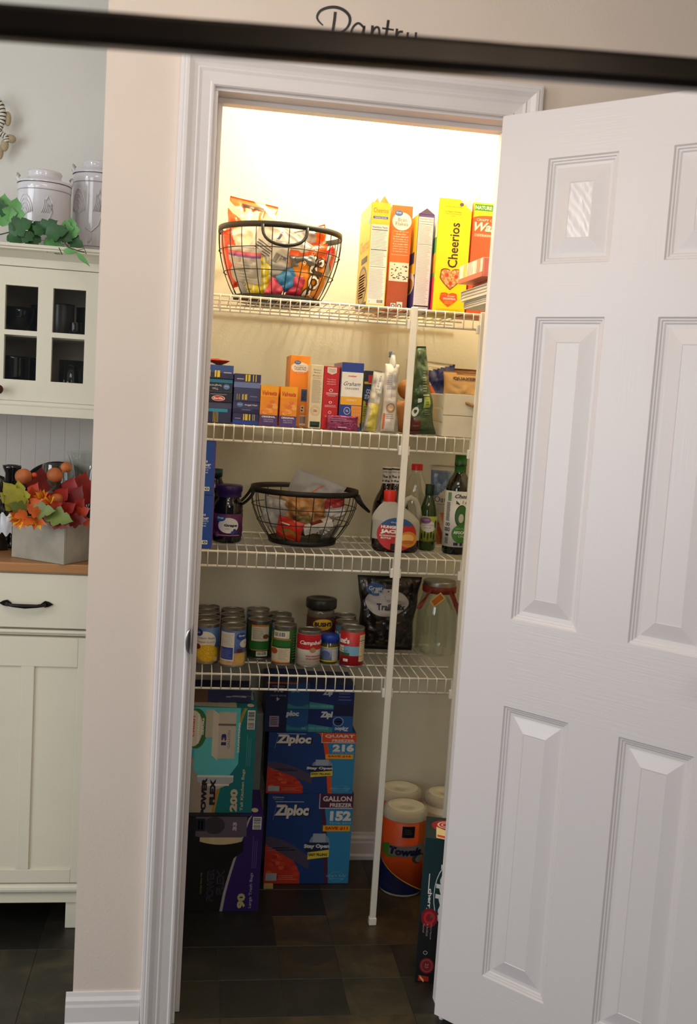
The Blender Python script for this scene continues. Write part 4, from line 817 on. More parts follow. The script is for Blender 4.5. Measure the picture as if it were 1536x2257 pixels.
bag('snack_bag', 'silver crinkled packet low at the right in the middle basket', 'food packet', .08, .045, .02, inm(.072, -.06, .042), (.3, -.3, .3), lambda u, v: mat('silver_foil', (150, 146, 140), .2, .7), 65, 2, None, GM)
bag('snack_bag', 'white rimmed clear packet at the left inside the middle basket', 'food packet', .07, .09, .02, inm(-.085, -.04, .085), (.2, .2, -.4), lambda u, v: M_zip2 if v < .8 else (190, 186, 176), 66, 1.4, None, GM)
bag('snack_bag', 'olive yellow packet in the centre of the middle basket', 'food packet', .06, .07, .025, inm(-.005, -.06, .06), (.25, .1, 0), lambda u, v: (124, 108, 50), 67, 1.2, None, GM)
confine(GM, bc2, .638, Z3, R2, .093, .150)
# barbecue sauce bottles
def lathe_bottle(name, label, cat, px, pb, Y, base, prof_px, gb, group=None, x=None, facing=0):
    """prof_px: list of (half-width px, row px) from bottom to top, measured in the photo at depth Y"""
    s = (at(px+50, pb, Y).x-at(px-50, pb, Y).x)/100
    xx = x if x is not None else at(px, pb, Y).x
    t = thing(name, label, cat, (xx, Y, base), facing, group)
    return t, s
s3 = (at(900, 1200, .6).x-at(800, 1200, .6).x)/100
def zz3(px, py, Y): return at(px, py, Y).z-Z3
M_bbq = mat('bbq_glass', (22, 8, 6), .06, var=.2, coat=.6); M_bcap = mat('black_cap', (14, 13, 14), .4)
def bbq(pxn, pxb, Y, dx, label):
    x = at(pxb, 1150, Y).x; t = thing('sauce_bottle', label, 'bottle', (x, Y, Z3), .15, 'dark barbecue sauce bottles'); R = .040
    Hn = zz3(pxn, 1068, Y); Ht = zz3(pxn, 1030, Y)
    g = G(); g.lathe([(0, 0), (R*.85, 0), (R*.97, .004), (R, .01), (R, Hn*.55), (R*.93, Hn*.68), (R*.75, Hn*.80), (R*.5, Hn*.91), (R*.40, Hn), (R*.38, Ht-.006)], M_bbq, seg=40); g.build('bottle_body', t)
    g = G(); r = R*.42; g.lathe([(r, Hn+.004), (r*.97, Ht-.003), (r*.96, Ht), (0, Ht)], mat('neck_band_white', (222, 214, 202), .5))
    d = D(g, cyl(r, Hn+.004, Ht-Hn-.006), PI*r, Ht-Hn, .0003, .00006, nu=14); d.rect(0, .9, 1, 1, (20, 20, 20)); d.text("SWEET BABY RAY'S", .5, .75, .10, (60, 50, 50), .8); d.text('The Sauce', .5, .45, .17, (30, 26, 26), .9, bold=.04, shear=.1); d.text('is the Boss', .5, .18, .16, (30, 26, 26), .9, bold=.04, shear=.1)
    g.build('neck_label', t)
bbq(856, 848, .715, 0, 'dark sauce bottle with a white neck band, farther back of the two')
bbq(866, 868, .628, 0, 'dark sauce bottle with a white neck band right behind the syrup bottle')
# clear vinegar bottle with red cap
Y = .68; x = at(905, 1150, Y).x; t = thing('vinegar_bottle', 'tall clear bottle with a red cap behind the syrup handle', 'bottle', (x+.008, Y, Z3))
Ht = zz3(923, 1035, Y); R = .046; M_clr = glassy('clear_bottle', (248, 250, 250), .93, .05, True)
g = G(); g.lathe([(0, .001), (R*.9, .001), (R, .008), (R, Ht*.5), (R*.98, Ht*.62), (R*.8, Ht*.76), (R*.45, Ht*.90), (R*.34, Ht*.95), (R*.34, Ht)], M_clr, seg=40); g.build('bottle_body', t)
g = G(); g.lathe([(.0165, Ht-.002), (.0165, Ht+.014), (.015, Ht+.0165), (0, Ht+.0165)], mat('red_cap', (200, 20, 26), .4)); g.lathe([(.018, Ht-.006), (.0185, Ht-.003), (.0165, Ht-.002)], M_clr); g.build('cap', t)
# syrup bottle (flat oval with loop handle)
Y = .535; x0 = at(820, 1200, Y).x; x1 = at(924, 1200, Y).x; cxs = (x0+x1)/2; wS = (x1-x0)/2; H1 = zz3(862, 1105, Y); H2 = zz3(862, 1083, Y)
t = thing('syrup_bottle', 'syrup bottle with red cap, loop handle and pancake label', 'bottle', (cxs, Y+.012, Z3), -.08)
ncx = at(861, 1100, Y).x-cxs
def hw(v):   # half width by height fraction
    if v < .62: return wS*(.86+.14*min(1, v/.1)**.5)
    q = (v-.62)/.38; return wS*(1-.80*q**1.5)
def sy(u, v, o_=0):
    a = 2*PI*u; w2 = hw(v)+o_; c = ncx*max(0, (v-.55)/.45)**1.2; dd = (.032-.016*max(0, (v-.6)/.4))+o_; dd *= (.8+.2*min(1, v/.06))
    return Vector((c+w2*math.cos(a), dd*math.sin(a), v*H1))
M_syrup = mat('dark_syrup', (30, 12, 6), .12, var=.1, coat=.4); M_pet = glassy('frosted_bottle', (200, 198, 186), .30, .2)
g = G(); g.surf(lambda u, v: sy(u, v), 40, 24, lambda u, v: M_syrup if v < .24 else M_pet); g.add([sy(i/40, 0) for i in range(40)], [tuple(range(40))], M_syrup); g.build('bottle_body', t)
g = G(); g.surf(lambda u, v: sy(u, .03+v*.2, -.002), 40, 4, M_syrup); g.build('syrup', t)
g = G(); hp = [at(a_, b_, Y+.005)-Vector((cxs, Y, Z3)) for a_, b_ in ((880, 1142), (888, 1118), (896, 1102), (906, 1097), (916, 1103), (922, 1118), (925, 1138), (922, 1156), (912, 1168))]
g.tube([(p.x, 0, p.z) for p in hp], [.0085, .008, .0075, .007, .007, .0075, .0075, .008, .009], M_pet, 10); g.build('loop_handle', t)
g = G(); g.lathe([(.0162, H1-.002), (.0162, H2), (.0152, H2+.0015), (0, H2+.0015)], mat('red_orange_cap', (222, 40, 20), .4), cx=ncx); 
for i in range(30): a = 2*PI*i/30; g.tube([(ncx+.0163*math.cos(a), .0163*math.sin(a), H1), (ncx+.0163*math.cos(a), .0163*math.sin(a), H2)], .0005, mat('red_orange_cap', (222, 40, 20), .4), 4)
g.build('cap', t)
g = G()
def sl(u, v, l): # label front: unit square -> surface
    X = (u-.5)*wS*1.72; vv = (.05+v*.66); k = min(1, abs(X)/hw(vv)); return Vector((X, -.032*math.sqrt(1-k*k*.98)-.0006-l, vv*H1))
d = D(g, sl, wS*1.72, H1*.66, .0002, .00012, nu=16, nv=4)
d.ell(.5, .48, .48, .5, (190, 40, 44)); d.fill(.12, .88, lambda u: .74, lambda u: .48+.5*math.sqrt(max(0, 1-((u-.5)/.48)**2)), (40, 86, 140)); d.ell(.78, .34, .22, .24, (214, 140, 50)); d.ell(.76, .38, .16, .12, (240, 190, 110)); d.ell(.76, .26, .17, .06, (190, 110, 40)); d.rect(.36, .0, .58, .2, (30, 14, 10))
d.text('Original', .46, .83, .06, WHITE, .24); d.text('HUNGRY', .34, .69, .09, WHITE, .46, bold=.05); d.text('JACK', .35, .545, .14, WHITE, .5, bold=.07); d.text('MICROWAVEABLE', .30, .43, .05, WHITE, .42, bold=.02); d.text('BOTTLE!', .24, .36, .055, WHITE, .24, bold=.03)
g.build('label', t)
# small green olive oil
Y = .60; x = at(939, 1200, Y).x; R = (at(959, 1180, Y).x-at(921, 1180, Y).x)/2; H = zz3(939, 1085, Y)
M_grn = mat('green_glass', (40, 62, 14), .06, var=.15, coat=.6)
t = thing('olive_oil_bottle', 'small green oil bottle with a yellow-green olive label', 'bottle', (x, Y, Z3), -.12)
g = G(); g.lathe([(0, 0), (R*.85, 0), (R, .005), (R, H*.62), (R*.9, H*.74), (R*.62, H*.88), (R*.44, H*.97), (R*.42, H)], M_grn); g.build('bottle_body', t)
g = G(); hc = zz3(939, 1067, Y); g.lathe([(R*.48, H-.008), (R*.53, H-.004), (R*.53, hc-.002), (R*.5, hc), (0, hc)], mat('dark_green_cap', (14, 44, 30), .4)); g.build('cap', t)
label_wrap(t, R, H*.16, H*.60, (176, 186, 70), lambda d: (d.rect(.0, .0, 1, .04, (90, 110, 30)), d.ell(.50, .6, .26, .22, (232, 228, 220)), d.ell(.40, .84, .18, .13, (140, 90, 160)), d.text('organic', .40, .86, .06, WHITE, .24), d.text('extra virgin', .52, .66, .05, (90, 80, 60), .3), d.text('olive oil', .48, .56, .05, (90, 80, 60), .2), [d.ell(.3+.1*k, .22+.06*(k % 2), .03, .14, (50, 70, 24)) for k in range(5)], d.ell(.75, .7, .05, .16, (60, 80, 30))))
# oats pouch
sbag('oats_pouch', 'white and blue oats pouch behind the green oil bottles', 944, 1004, 1207, 1026, .72, Z3, .07, lambda u, v: (100, 120, 150) if v > .62+.35*(u-.2) and v < .93 and v > .55 else ((196, 190, 178) if v > .42 or u < .3 else [(196, 120, 60), (170, 60, 40), (210, 190, 150)][int((u*7+v*9)) % 3]), 71, .6, lambda d: (d.text('Oats', .36, .585, .07, (70, 70, 90), .5), d.ell(.72, .77, .16, .05, (190, 140, 90)), d.rect(.1, .52, .5, .53, (140, 140, 150))))
# tall avocado oil bottle
Y = .56; x = at(1001, 1215, Y).x; R = (at(1030, 1180, Y).x-at(974, 1180, Y).x)/2; H = zz3(1012, 1022, Y); hs = zz3(1008, 1080, Y); hcp = zz3(1012, 1003, Y)
M_dg = mat('dark_green_glass', (8, 16, 8), .06, var=.1, coat=.6)
t = thing('avocado_oil_bottle', 'tall dark oil bottle with white avocado label and green cap', 'bottle', (x, Y, Z3), .02)
g = G(); g.lathe([(0, 0), (R*.9, 0), (R, .006), (R, hs), (R*.98, hs+.01), (R*.8, hs+.028), (R*.5, hs+.045), (R*.43, hs+.052), (R*.41, H-.005)], M_dg, seg=44); g.build('bottle_body', t)
g = G(); M_gc = mat('bright_green_cap', (40, 104, 30), .4); g.lathe([(R*.45, hs+.050), (R*.44, H-.002), (R*.47, H-.002), (R*.47, H+.001), (R*.45, hcp), (0, hcp)], M_gc)
g.lathe([(R*.455, H-.006), (R*.48, H-.005), (R*.48, H-.001), (R*.455, H)], M_dg); g.build('cap', t)
label_wrap(t, R, .022, hs-.001, (226, 224, 216), lambda d: (d.text('Chosen', .54, .915, .07, (24, 24, 24), .34, shear=.4, bold=.02), d.ell(.515, .56, .125, .20, (30, 50, 24)), d.ell(.52, .565, .112, .18, (58, 110, 50)), d.ell(.515, .52, .05, .08, (206, 200, 180)), d.quad(.40, .78, .84, .47, .76, .78, (40, 70, 34)), d.quad(.52, .77, .80, .54, .82, .85, (120, 90, 50)), d.quad(.58, .78, .80, .63, .80, .86, (30, 30, 30)), d.ell(.55, .24, .20, .17, (58, 118, 44)), d.text('100% Pure', .52, .335, .035, (150, 200, 120), .2), d.text('AVOCADO', .54, .265, .055, WHITE, .30, bold=.04), d.text('OIL', .54, .20, .04, (200, 226, 190), .12), d.rect(.22, .82, .30, .97, (120, 160, 110)), d.lines(.2, .46, .29, .80, 16, (60, 60, 60), .5, .1), d.ring(.23, .40, .025, .03, .4, (30, 30, 30)), d.ring(.28, .40, .025, .03, .4, (30, 30, 30)), [d.ring(.20+.045*k, .31, .022, .035, .4, (30, 30, 30)) for k in range(3)], d.rect(.22, .19, .29, .23, (30, 30, 30)), d.lines(.21, .05, .29, .17, 6, (60, 60, 60), .5, .1), d.rect(.40, .03, .48, .08, (30, 34, 60)), d.ell(.545, .055, .028, .032, (40, 40, 70))), half=PI*.62)
# ================================================================ BOTTOM SHELF : cans
Z4 = ZS[3]+DK
M_tin = mat('tinned_steel', (150, 148, 142), .32, .9, var=.1); M_tin2 = mat('can_end', (128, 124, 116), .38, .85, var=.12)
CG = 'tin cans on the bottom shelf'
def can(loc, rz, R, H, base, draw, label, top_tab=False, group=CG):
    t = thing('tin_can', label, 'tin can', loc, rz, group)
    g = G(); g.lathe([(0, .003), (R*.93, .003), (R*.94, .0005), (R, 0), (R*1.01, .0015), (R*.985, .004), (R*.985, H-.004), (R*1.01, H-.0015), (R, H), (R*.95, H-.0002), (R*.94, H-.003)], M_tin, seg=40); g.build('can_body', t)
    g = G(); g.lathe([(R*.94, H-.003), (R*.86, H-.0035), (R*.84, H-.0026), (R*.80, H-.0034), (R*.55, H-.0034), (R*.53, H-.0028), (R*.5, H-.0034), (0, H-.0034)], M_tin2, seg=40)
    if top_tab: g.tube([(R*.25*math.cos(a), R*.4+R*.25*math.sin(a), H-.0015) for a in [k*PI/6 for k in range(12)]], .001, M_tin, 6, closed=True)
    g.build('can_lid', t)
    label_wrap(t, R*.99, .006, H-.010, base, draw, half=PI*.56, l0=.0004); return t
def L_corn(d):
    d.rect(0, 0, 1, .42, (176, 130, 70)); d.ell(.46, .62, .26, .28, (228, 224, 212)); d.ell(.30, .86, .10, .11, (24, 50, 120)); d.text('GV', .3, .86, .06, WHITE, .08); d.text('Cream Style', .47, .70, .075, (90, 90, 60), .44); d.text('Sweet Corn', .47, .60, .07, (190, 120, 60), .42); d.ell(.52, .27, .27, .25, (206, 180, 40)); d.ell(.52, .27, .24, .22, (222, 176, 24))
    rd = random.Random(1); l = d.l
    for k in range(40): d.l = l; a = rd.random()*2*PI; r = rd.random()**.5; d.ell(.52+.22*r*math.cos(a), .27+.19*r*math.sin(a), .014, .02, (238, 200, 60), 6)
    d.l = l+.0001; d.ell(.28, .45, .08, .08, (110, 24, 36)); d.rect(.68, .03, .78, .15, (214, 210, 160)); d.rect(.92, .05, .97, .95, (60, 60, 80))
def L_corn2(d):
    d.rect(0, 0, 1, .36, (196, 160, 110)); d.rect(.02, .05, .10, .95, (60, 60, 80)); d.rect(.14, .12, .52, .95, (220, 216, 206)); d.lines(.16, .55, .50, .90, 9, (110, 110, 120), .3, .15); d.rect(.16, .17, .5, .52, (50, 70, 160)); d.lines(.18, .2, .48, .46, 6, (120, 134, 200), .4, .3); d.ell(.70, .84, .13, .10, (30, 70, 150)); d.text('Great', .70, .86, .05, WHITE, .18, bold=.03); d.ell(.80, .62, .15, .12, (226, 222, 212)); d.text('Corn', .82, .65, .05, (170, 110, 60), .14); d.ell(.66, .43, .08, .06, (100, 30, 40)); d.ell(.7, .2, .14, .14, (214, 176, 90)); d.rect(.38, .02, .46, .11, (90, 130, 70)); d.rect(.14, .02, .5, .1, (206, 180, 130))
def L_grn_up(d):
    d.rect(.30, .5, .74, .95, (206, 200, 176)); d.rect(.30, .93, .74, .98, (214, 120, 50)); d.lines(.34, .56, .62, .90, 8, (130, 120, 90), .3, .3); d.ell(.66, .64, .08, .07, (120, 80, 40)); d.rect(.24, .24, .76, .48, (36, 110, 40)); d.rect(.3, .22, .72, .245, (214, 130, 60)); d.rect(.44, .05, .72, .20, (206, 204, 180)); d.barcode(.46, .06, .70, .19)
def L_grn_dn(d):
    d.rect(.22, .74, .62, .96, (206, 204, 180)); d.barcode(.24, .76, .54, .93); d.rect(.16, .50, .66, .70, (36, 110, 40)); d.rect(.2, .70, .66, .725, (214, 130, 60)); d.rect(.16, .05, .66, .46, (214, 206, 180)); d.rect(.16, .02, .66, .06, (220, 120, 40)); d.ell(.26, .36, .10, .09, (176, 80, 36)); d.lines(.38, .1, .62, .42, 9, (150, 140, 110), .3, .3); d.lines(.72, .1, .9, .9, 10, (110, 150, 100), .2, .4); d.rect(.12, .4, .16, .9, (190, 200, 60))
def L_camp(d):
    d.rect(0, .52, 1, 1, (190, 22, 36)); d.text("Campbell's", .60, .73, .17, WHITE, .66, bold=.03, shear=.35); d.ring(.60, .51, .075, .09, 1, (150, 120, 70)); d.ell(.60, .51, .065, .08, (170, 140, 90)); d.text('Vegetarian', .64, .31, .06, (190, 30, 40), .42, bold=.04); d.text('Vegetable', .64, .22, .06, (190, 30, 40), .40, bold=.04); d.lines(.3, .06, .9, .1, 1, (200, 160, 120), .4, .1)
def L_hunts(d):
    d.rect(0, .30, .62, .58, (226, 222, 200)); d.rect(.30, .30, .68, .58, (120, 170, 200)); d.rect(0, .30, .45, .38, (40, 90, 40)); d.text("Hunt's", .24, .74, .17, WHITE, .40, bold=.05); d.text('Diced', .22, .52, .05, (60, 90, 60), .2); d.text('Basil', .3, .44, .07, (50, 100, 50), .2); d.rect(.68, .12, .98, .92, (214, 200, 160)); d.lines(.70, .16, .96, .88, 12, (80, 60, 50), .3, .2); d.rect(.68, .74, .98, .755, (30, 30, 30)); d.rect(.68, .28, .98, .29, (30, 30, 30)); d.rect(.30, .12, .42, .20, (230, 226, 220)); d.lines(.32, .13, .40, .19, 2, (60, 60, 60), .4)
Hc = .111; Rc = .0335
fr = [(455, 1465, (70, 104, 160), L_corn, 'cream style corn can at the left front of the bottom shelf', .1), (513, 1472, (70, 104, 164), L_corn2, 'corn can showing its blue nutrition side, second in the front row', -.1), (571, 1455, (24, 72, 30), L_grn_up, 'green bean can set back between the front cans, label upright', 0), (625, 1468, (28, 84, 36), L_grn_dn, 'green bean can with barcode at the top, left of the red and white can', 0), (680, 1472.5, (222, 216, 204), L_camp, 'red and white soup can in the front row', .1), (775, 1472.5, (178, 26, 34), L_hunts, 'red tomato can at the right end of the front row', -.05)]
cols = {}
for i, (px, pb, col, fn, lb, rz) in enumerate(fr):
    p = atz(px, pb, Z4); y = p.y+Rc; x = at(px, pb-40, y).x; H_ = Hc if i not in (4, 5) else (.102 if i == 4 else .109)
    if i == 5: H_ = .110
    cols[i] = (x, y); can((x, y, Z4), [0, -.02, -.07, -.09, -.1, -.15][i], Rc*(.97 if i == 4 else 1), H_, col, fn, lb, i in (2,))
generic = [((70, 104, 160), L_corn), ((24, 72, 30), L_grn_up), ((150, 60, 40), L_camp), ((60, 80, 140), L_corn2)]
names = ['cream corn can', 'blue-sided corn can', 'set-back green bean can', 'green bean can with the high barcode', 'soup can', 'tomato can']
def back(i, n, dx=0, dy=.0695, label=None, R=Rc):
    x, y = cols[i]; y2 = y+n*dy; x2 = x+dx*n
    c_, f_ = generic[(i+n) % 4]; can((x2, y2, Z4), .3*n, R, Hc, c_, f_, label)
rows = ['second', 'third', 'fourth']
for i in (0, 1, 2, 3):
    for n in ((1, 2, 3) if i < 2 else (1, 2)):
        back(i, n, {0: .001, 1: .001, 2: .001, 3: -.001}[i], label='plain-topped tin can %s in the file behind the %s' % (rows[n-1], names[i]))
x, y = cols[5]; can((x-.006, y+.0705, Z4), .3, Rc, .110, (60, 100, 120), L_hunts, 'blue-green tin can right behind the red tomato can'); can((x-.004, y+.141, Z4), .3, Rc, .113, (120, 120, 110), L_camp, 'plain silver-topped tin can farthest behind the red tomato can', True)
x, y = cols[0]
for n in range(3): can((x-.069+.0005*n, y+.012+n*.0695, Z4), .3, Rc, Hc, (60, 84, 130), L_corn, 'tin can at the far left by the doorframe, %s from the front' % ['first', 'second', 'third'][n])
# small blue-lidded jar
p = atz(726, 1465, Z4); R = (at(747, 1430, .56).x-at(706, 1430, .56).x)/2; y = p.y+R; H = at(726, 1397, y).z-Z4
t = thing('small_jar', 'short glass jar with a blue lid between the soup and tomato cans', 'jar', (p.x, y, Z4))
g = G(); g.lathe([(0, 0), (R*.9, 0), (R*.97, .003), (R*.97, H*.66), (R*.88, H*.72), (R*.86, H*.76)], mat('mustard_glass', (90, 78, 30), .12, coat=.5)); g.build('jar_body', t)
label_wrap(t, R*.97, H*.10, H*.60, (140, 150, 180), lambda d: (d.rect(0, .94, 1, 1, (226, 210, 40)), d.rect(0, 0, 1, .07, (226, 210, 40)), d.rect(.56, .1, .9, .85, (206, 206, 200)), d.lines(.58, .15, .88, .8, 6, (110, 110, 120), .35, .2), d.ell(.35, .5, .14, .25, (90, 104, 150))))
g = G(); M_bl = mat('blue_plastic_lid', (24, 60, 160), .35); g.lathe([(R*.95, H*.74), (R*1.0, H*.76), (R*1.0, H*.96), (R*.93, H), (0, H)], M_bl)
for i in range(36): a = 2*PI*i/36; g.tube([(R*math.cos(a), R*math.sin(a), H*.78), (R*math.cos(a), R*math.sin(a), H*.95)], .0006, M_bl, 4)
g.build('lid', t)
# BUSH'S can with a black-lidded jar above
Y = .655; x = at(704, 1400, Y).x; R = (at(734, 1390, Y).x-at(674, 1390, Y).x)/2; H = at(704, 1337, Y).z-Z4
t = thing('bean_jar', 'tall dark jar with broad black lid and yellow oval emblem behind the soup can', 'jar', (x, Y, Z4), .12)
g = G(); g.lathe([(0, 0), (R*.92, 0), (R, .004), (R, H*.86), (R*.97, H*.93), (R*.90, H*.97), (R*.86, H)], mat('brown_jar', (64, 34, 22), .15, coat=.5, var=.2)); g.lathe([(R*.90, H*.965), (R*.99, H*.94), (R*1.005, H*.90), (R*1.005, H*.84)], mat('smoky_glass', (90, 84, 72), .15, coat=.5)); g.build('jar_body', t)
label_wrap(t, R, H*.10, H*.84, (58, 28, 32), lambda d: (d.rect(0, .97, 1, 1, (96, 50, 30)), d.ell(.50, .80, .22, .15, (214, 170, 40)), d.rect(.30, .74, .70, .86, (214, 170, 40)), d.text("BUSH'S", .50, .805, .12, (20, 16, 14), .37, bold=.05), d.text('BEST', .50, .69, .035, (90, 50, 20), .12), d.lines(.40, .54, .72, .60, 1, (170, 130, 150), .5)))
g = G(); zt = at(704, 1318, Y).z-Z4; Rl = R*1.13; g.lathe([(R*.8, H*.985), (Rl*.96, H*.985), (Rl, H+.002), (Rl, zt-.003), (Rl*.96, zt), (Rl*.6, zt), (Rl*.58, zt-.0015), (0, zt-.0015)], mat('black_plastic_lid', (26, 26, 24), .35)); g.build('lid', t)
# trail mix pouch
def d_trail(d):
    rd = random.Random(5)
    d.ell(.44, .66, .37, .18, (178, 172, 170)); d.ell(.26, .83, .15, .085, (38, 78, 140)); d.text('Great', .26, .845, .055, (200, 210, 220), .22, bold=.02); d.text('Value', .26, .80, .04, (200, 210, 220), .15); d.text('Organic', .55, .69, .035, (110, 80, 110), .25); d.text('Trail Mix', .50, .61, .085, (30, 26, 30), .50, bold=.03)
    for k in range(26): d.ell(.15+.7*rd.random(), .05+.38*rd.random(), .03, .012, [(96, 50, 26), (70, 66, 30), (110, 96, 50), (60, 36, 40)][k % 4], 8)
sbag('trail_mix_pouch', 'black trail mix pouch with pale oval label behind the pole', 795, 912, 1437, 1270, .745, Z4, .06, lambda u, v: (24, 20, 22), 81, .9, d_trail, taper=-.22, px=.4)
# big glass jar with rust ribbon
Y = .72; pxj = 962; x = at(962, 1440, Y-.04).x+.004; R = (at(1005, 1400, Y).x-at(914, 1400, Y).x)/2; H = at(965, 1282, Y).z-Z4
M_jar = glassy('jar_glass', (246, 249, 246), .95, .04, True)
t = thing('glass_jar', 'large empty glass jar with metal lid and rust ribbon near the door', 'jar', (x, Y, Z4))
g = G(); pr = [(0, .002), (R*.8, .002), (R*.96, .006), (R, .018), (R, H*.52), (R*.95, H*.66), (R*.80, H*.82), (R*.72, H*.88), (R*.72, H)]
g.lathe(pr, M_jar, seg=48); g.lathe([(r-.003, z+.003) for r, z in pr[2:]], M_jar, seg=48); g.build('jar_body', t)
g = G(); g.lathe([(R*.77, H-.012), (R*.78, H), (R*.76, H+.004), (R*.7, H+.005), (0, H+.005)], M_tin, seg=40); g.build('lid', t)
M_rib = mat('rust_ribbon', (122, 36, 18), .6, var=.25, scale=80)
g = G(); g.lathe([(R*.76, H*.86), (R*.80, H*.87), (R*.80, H*.95), (R*.76, H*.96)], M_rib, seg=40)
def tail(pts, wd):
    g.surf(lambda u, v: Vector(pts(v))+Vector(((u-.5)*wd*(.6+.6*v), .003*math.sin(9*v+4*u), 0)), 4, 12, M_rib)
tail(lambda v: (R*(.35+.72*v), -R*(.80-.15*v*v)-.004, H*.93-v*.098), .016); tail(lambda v: (R*(.25+.50*v), -R*.86-.006, H*.93-v*.055), .016); tail(lambda v: (-R*(.55+.55*v), -R*.62-.004, H*.93-v*.060), .013)
g.build('ribbon', t)
g = G(); tg = Matrix.Translation((-R*.28, -R*.93, H*.80)) @ Matrix.Rotation(-.72, 4, 'Y'); g.box(-.021, -.001, -.0115, .021, .001, .0115, mat('tag_cream', (206, 176, 110), .6), tg); g.box(-.0175, -.0016, -.0085, .0175, -.0009, .0085, mat('tag_orange', (176, 96, 20), .6), tg); g.build('gift_tag', t)
# ================================================================ FLOOR OF THE PANTRY
Z0 = .0006
def zip_front(kind):
    org = kind == 'quart'; acc = (206, 72, 24) if org else (70, 26, 60)
    def f(d):
        d.rect(0, 0, 1, 1, (44, 124, 170)); d.fill(0, .66, lambda u: 0, lambda u: 1, (14, 44, 100))
        d.fill(.50, .76, lambda u: 0, lambda u: 1 if u < .58 else max(0, 1-((u-.58)/.18)**2.6*1.0), acc); d.fill(0, .71, lambda u: 0, lambda u: 1 if u < .54 else max(0, 1-((u-.54)/.17)**2.6), (16, 52, 112))
        d.fill(.0, .42, lambda u: 0, lambda u: .44-.42*u if u < .3 else max(.0, .31-(u-.3)*1.6), (176, 46, 26)); d.fill(.0, .52, lambda u: .44-.55*u, lambda u: .50-.25*(u-.12)**2*3-.25*u+.04, (70, 60, 84)); d.lines(.03, .36, .36, .41, 2, (110, 104, 130), .3, .3)
        rd = random.Random(8)
        l = d.l
        for k in range(20): d.l = l+.00002*k; d.ell(.05+.32*rd.random(), .05+.26*rd.random(), .035, .025, [(190, 60, 34), (160, 34, 22), (206, 80, 50)][k % 3], 8)
        d.l = l+.0005
        if not org: d.text('SCJohnson', .12, .955, .028, (190, 190, 200), .13); d.text('A family company', .12, .932, .012, (160, 160, 180), .11)
        vz = .79 if not org else .86; k = 1 if not org else 1.18
        d.quad(.07, .70 if not org else .73, .71 if not org else .745, .11, .90 if not org else .965, .91 if not org else .975, (170, 176, 190)); d.rect(.09, .905 if not org else .97, .42, .913 if not org else .98, (170, 176, 190))
        d.text('Ziploc', .29, vz+.005, .165*k, (20, 24, 50), .42, bold=.09, shear=.12); d.text('Ziploc', .285, vz+.01, .155*k, (214, 206, 200), .40, bold=.05, shear=.12)
        d.rect(.60, .835, 1, 1, (200, 190, 196)); d.rect(.608, .845, 1, 1, acc); d.text('GALLON' if not org else 'QUART', .81, .945, .058, (214, 200, 190), .34, bold=.03); d.text('FREEZER', .855, .875, .042, (214, 200, 190), .26, bold=.03)
        d.text('152' if not org else '216', .86, .755, .11 if not org else .125, (206, 206, 200), .25, bold=.06); d.text('TOTAL BAGS', .86, .675, .022, (150, 190, 210), .26); d.rect(.66, .575 if org else .585, .98, .65, (214, 160, 20)); d.text('SAVE $11' if not org else 'SAVE $16', .82, .617, .04, (190, 30, 20), .27, bold=.06)
        d.ell(.63, .46, .12, .10, (120, 140, 160)); d.rect(.55, .42, .70, .56, (150, 160, 176)); d.rect(.47, .36, .74, .46, (20, 26, 60)); d.quad(.50, .27, .35, .75, .30, .38, (214, 190, 60)); d.text('Stay Open', .60, .415, .055, (206, 206, 210), .30, bold=.05, rot=0); d.text('EASY FILLING', .62, .325, .03, (40, 34, 20), .22, bold=.05)
        d.text("Grip'n Seal", .85, .085, .035, (130, 180, 205), .23, shear=.2); d.text('technology', .86, .055, .018, (130, 180, 205), .18); d.ring(.86, .08, .09, .055, .06, (110, 160, 190))
        d.rect(.02, .035, .15, .12, (150, 156, 160)); d.lines(.17, .04, .40, .10, 3, (214, 120, 90), .3, .3)
    return f
a = atz(579.5, 1946, 0); b_ = atz(767, 1949, 0); Yz = .672; hG = at(680, 1750, Yz).z
wG = b_.x-a.x
carton('freezer_bag_box', 'large blue gallon freezer bag box on the floor, bottom of the stack', 0, 0, 0, 0, Yz, Z0, .15, (16, 52, 112), zip_front('gallon'), group='blue freezer bag boxes', cat='box', w=wG, h=hG, loc=((a.x+b_.x)/2, Yz, Z0+.001), drawtop=lambda d: (d.rect(.55, 0, 1, 1, (50, 24, 60)), d.lines(.6, .1, .95, .3, 1, (150, 150, 190), .4, .2)))
zq = Z0+.001+hG+.001; hQ = at(690, 1614, Yz-.002).z-zq; xa = at(589.7, 1680, Yz).x; xb = at(781, 1680, Yz).x
carton('freezer_bag_box', 'blue and orange quart freezer bag box above the gallon one', 0, 0, 0, 0, Yz, 0, .15, (16, 52, 112), zip_front('quart'), group='blue freezer bag boxes', cat='box', w=xb-xa, h=hQ-.001, loc=((xa+xb)/2, Yz-.001, zq))
zs_ = zq+hQ+.0005
